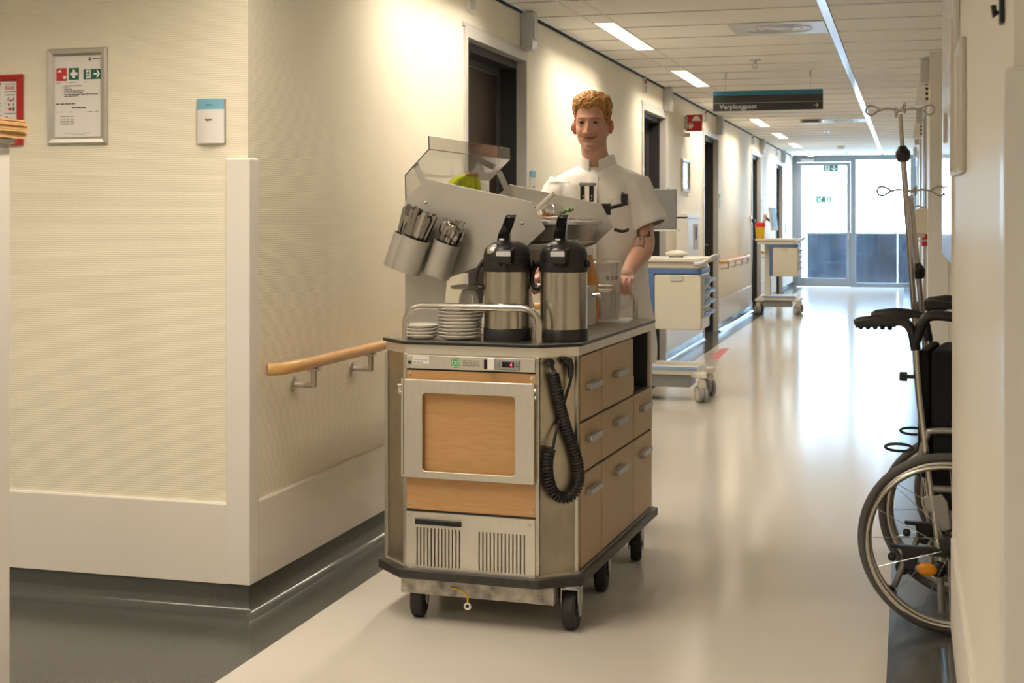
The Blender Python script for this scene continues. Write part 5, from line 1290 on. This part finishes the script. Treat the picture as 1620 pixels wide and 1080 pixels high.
t = empty('sharps_bin', (-2.02, 20.14, 1.0755)); tag(t, 'yellow sharps bin with red lid on the far medication cart', 'sharps bin')
MB().lathe([(.055, 0), (.058, .004), (.07, .17)], 24).build('bin_body', 'yellow', t, smooth=40); MB().lathe([(.076, .165), (.076, .19), (.072, .225), (.05, .23)], 24).build('bin_lid', 'bin_red', t, smooth=40)
t = empty('hand_scanner', (-1.68, 10.50, 1.0755)); tag(t, 'cream dome shaped scanner lying on the cart with grey monitor', 'scanner')
MB().ball((0, 0, .0255), (.085, .055, .025), 20, 10).build('shell', 'cream_plastic', t, smooth=180); MB().box(-.05, .05, -.03, .03, 0, .008).build('foot', 'grey_plastic', t)

# ================================================================== WHEELCHAIRS AND DRIP STANDS
def wheelchair(ox, oy, rz, lab):
    t = empty('wheelchair', (ox, oy, 0), rz); tag(t, lab, 'wheelchair', 'parked wheelchairs')
    for s in (-1, 1):
        y = s*.24; R_ = .3; T = TR((0, y, R_), rx=PI/2)
        ty = MB().tube([T @ Vector(((R_-.0155)*math.cos(a), (R_-.0155)*math.sin(a), 0)) for a in [2*PI*i/64 for i in range(64)]], .0155, 10, closed=True).build('tyre', 'grey_plastic' if False else 'rubber_grey', t, smooth=60)
        rm = MB().tube([T @ Vector(((R_-.036)*math.cos(a), (R_-.036)*math.sin(a), 0)) for a in [2*PI*i/64 for i in range(64)]], .011, 8, closed=True).build('rim', 'alu_warm', t, smooth=60)
        MB().tube([T @ Vector(((R_-.040)*math.cos(a), (R_-.040)*math.sin(a), s*-.05)) for a in [2*PI*i/64 for i in range(64)]], .0085, 8, closed=True).build('push_rim', 'tube_steel', t, smooth=60)
        MB().lathe([(.02, -.04), (.032, -.035), (.032, -.03), (.014, -.028), (.014, .028), (.032, .03), (.032, .035), (.02, .04)], 18, T).build('hub', 'black', t, smooth=40)
        for k in range(16):
            a = 2*PI*k/16; da = .35*(1 if k % 2 else -1); z = .03*(1 if k % 2 else -1)
            MB().tube([T @ Vector((.03*math.cos(a+da), .03*math.sin(a+da), z)), T @ Vector(((R_-.045)*math.cos(a), (R_-.045)*math.sin(a), 0))], .0011, 5).build('spoke', 'alu', rm)
        yi = s*.195
        MB().tube(smooth_path([(-.03, yi, .22), (-.07, yi, .5), (-.105, yi, .80), (-.115, yi, .95), (-.125, yi, .99)], 5), .0125, 12).build('back_tube', 'tube_steel', t, smooth=60)
        MB().tube(smooth_path([(-.115, yi, .93), (-.13, yi, 1.0), (-.16, yi, 1.025), (-.20, yi, 1.022)], 5), .016, 12).build('handle_bend', 'black', t, smooth=60)
        gp = MB().tube([(-.18, yi, 1.024), (-.23, yi, 1.026), (-.30, yi, 1.018), (-.315, yi, 1.012)], [.019, .021, .019, .015], 14).build('hand_grip', 'black', t, smooth=60)
        for k in range(5): MB().ball((-.20-.024*k, yi, 1.004), (.009, .014, .010), 10, 8).build('grip_ridge', 'black', gp, smooth=180)
        if s < 0: 
            MB().tube(smooth_path([(-.115, yi, .96), (-.08, yi, 1.04), (0, yi, 1.045), (.05, yi, 1.03), (.065, yi, .96), (.07, yi, .88)], 6), .017, 12).build('upper_bar', 'black', t, smooth=60)
        MB().tube(smooth_path([(-.10, yi, .56), (-.08, yi, .64), (-.03, yi, .665), (.32, yi, .665), (.36, yi, .62), (.36, yi, .48)], 5), .0115, 12).build('arm_tube', 'chair_frame', t, smooth=60)
        MB().prism(rrect(-.0, .30, yi-.03, yi+.03, .02, 3), 2, .675, .705).build('arm_pad', 'black', t, bev=.008)
        MB().tube([(-.06, yi, .47), (.38, yi, .48), (.46, yi, .40), (.52, yi, .12)], .0125, 12).tube([(-.03, yi, .25), (.34, yi, .25), (.38, yi, .47)], .0125, 12).build('side_frame', 'chair_frame', t, smooth=60)
        MB().prism([(-.09, .44), (-.03, .455), (-.01, .43), (.0, .34), (-.03, .33), (-.05, .38), (-.08, .40)], 1, yi-.012, yi+.012).build('axle_bracket', 'chair_frame', t, bev=.004)
        MB().tube([(-.045, yi, .40), (-.03, yi, .06)], .012, 12).build('support_tube', 'chair_frame', t, smooth=60)
        lv = MB().prism([(-.20, .275), (-.195, .262), (-.16, .262), (-.15, .20), (-.12, .195), (-.10, .25), (.02, .245), (.02, .275)], 1, yi-.02, yi+.005).build('brake_housing', 'black', t, bev=.004)
        MB().lathe([(.008, -.02), (.014, -.014), (.014, .0), (.008, .005)], 12, TR((-.185, yi, .23), ry=PI/2)).build('knob', 'black', lv, smooth=40)
        MB().tube([(-.14, yi, .25), (-.185, yi, .13)], .0105, 10).build('anti_tip_tube', 'chair_frame', t, smooth=60)
        MB().lathe([(.006, -.016), (.026, -.014), (.028, -.008), (.028, .008), (.026, .014), (.006, .016)], 20, TR((-.205, yi, .105), rx=PI/2)).build('anti_tip_wheel', 'black', t, smooth=40)
        MB().lathe([(.016, -.012), (.016, .012)], 10, TR((-.155, yi, .84), ry=PI/2)).tube([(-.145, yi, .84), (-.105, yi, .84)], .007, 8).build('clamp_knob', 'black', t, smooth=40)
        MB().tube([(-.13+.045*math.cos(a)-.04, yi, .60+.012*math.sin(a)) for a in [2*PI*i/18 for i in range(18)]], .005, 6, closed=True).build('strap_loop', 'black', t, smooth=60)
        c = MB().lathe([(.03, -.012), (.062, -.012), (.07, -.006), (.07, .006), (.062, .012), (.03, .012)], 24, TR((.36, s*.2, .07), rx=PI/2)).build('front_castor', 'rubber_grey', t, smooth=40); MB().lathe([(.04, -.01), (.04, .01)], 18, TR((.36, s*.2, .07), rx=PI/2)).build('castor_hub', 'alu_warm', c); MB().tube([(.36, s*.222, .07), (.345, s*.222, .16), (.34, yi, .25)], .008, 8).build('fork', 'black', c, smooth=60)
        MB().box(.48, .62, yi-.06 if s > 0 else yi-.02, yi+.02 if s > 0 else yi+.06, .11, .125).build('footrest', 'black', t, bev=.004)
    MB().box(-.11, -.075, -.19, .19, .50, .93, TR(ry=-.07) if False else None).build('backrest', 'fabric_black', t, bev=.012); MB().box(-.085, .36, -.19, .19, .475, .52).build('seat', 'fabric_black', t, bev=.015)
    MB().box(-.07, .17, -.185, .185, .66, .93).build('folded_cushion', 'fabric_black', t, bev=.02); MB().box(.0, .10, -.18, .18, .93, .975).build('cushion_roll', 'fabric_black', t, bev=.015)
    for s in (-1, 1): MB().box(-.06, .30, s*.188-.004, s*.188+.004, .40, .655).build('side_guard', 'fabric_black', t)
    MB().tube([(-.02, -.2, .28), (.1, .2, .45)], .011, 10).tube([(-.02, .2, .28), (.1, -.2, .45)], .011, 10).build('cross_brace', 'chair_frame', t, smooth=60)
    rf = MB().ball((-.075, -.222, .205), (.034, .010, .022), 20, 10, None).build('reflector', 'orange_reflector', t, smooth=180); MB().ball((-.04, -.205, .205), (.026, .012, .028), 16, 10).build('reflector_mount', 'black', rf, smooth=180)
    return t
mat('rubber_grey', (.105, .10, .095), .6)
wheelchair(.165, 5.06, math.radians(-7), 'black wheelchair with orange reflector parked in the niche, next to the near wall edge')
wheelchair(.36, 5.98, math.radians(-9), 'black wheelchair parked second in the niche behind the one with visible reflector')
def drip_pole(top, low, lab, fy):
    t = empty('drip_pole', low); tag(t, lab, 'drip stand', 'drip stands by the wheelchairs')
    D = top-low; L = D.length; u = D.normalized()
    MB().tube([Vector((0, 0, 0)), u*L*.9], .0108, 14).build('lower_tube', 'pole_steel', t, smooth=60)
    k = L*fy
    MB().tube([u*k, u*L], .0082, 12).build('upper_tube', 'pole_steel', t, smooth=60)
    Q = Vector((0, 0, 1)).rotation_difference(u).to_matrix().to_4x4()
    MB().lathe([(.014, -.03), (.022, -.025), (.027, -.005), (.027, .008), (.018, .02), (.014, .03)], 10, Matrix.Translation(u*k) @ Q).build('height_knob', 'black', t, smooth=40)
    for a in (0.15, PI/2+.15, PI+.15, 1.5*PI+.15):
        dx, dy = math.cos(a), math.sin(a)
        pth = [(0, 0, 0), (.04, 0, .010), (.075, 0, .004), (.10, 0, -.012), (.118, 0, -.010), (.125, 0, .008), (.112, 0, .022), (.085, 0, .014), (.07, .0, .0)]
        MB().tube(smooth_path([u*L+Vector((x*dx, x*dy, z+.012)) for x, _, z in pth], 4), .0035, 8).build('hook', 'pole_steel', t, smooth=60)
    MB().box(-.03, .03, -.02, .02, .16, .20).build('clamp', 'black', t, bev=.004)
def lineat(u0, v0, u1, v1, Y, zl):
    a = atY(u0, v0, Y); b = atY(u1, v1, Y); k = (zl-a.z)/(b.z-a.z); return a, a+(b-a)*k
a, b = lineat(1424, 181, 1447, 500, 5.42, .02); drip_pole(a, b, 'taller steel drip pole with black knob leaning beside the wheelchairs', .915)
a, b = lineat(1441, 309, 1459, 497, 5.53, .02); drip_pole(a, b, 'shorter steel drip pole with lower hooks leaning behind the taller pole', .80)
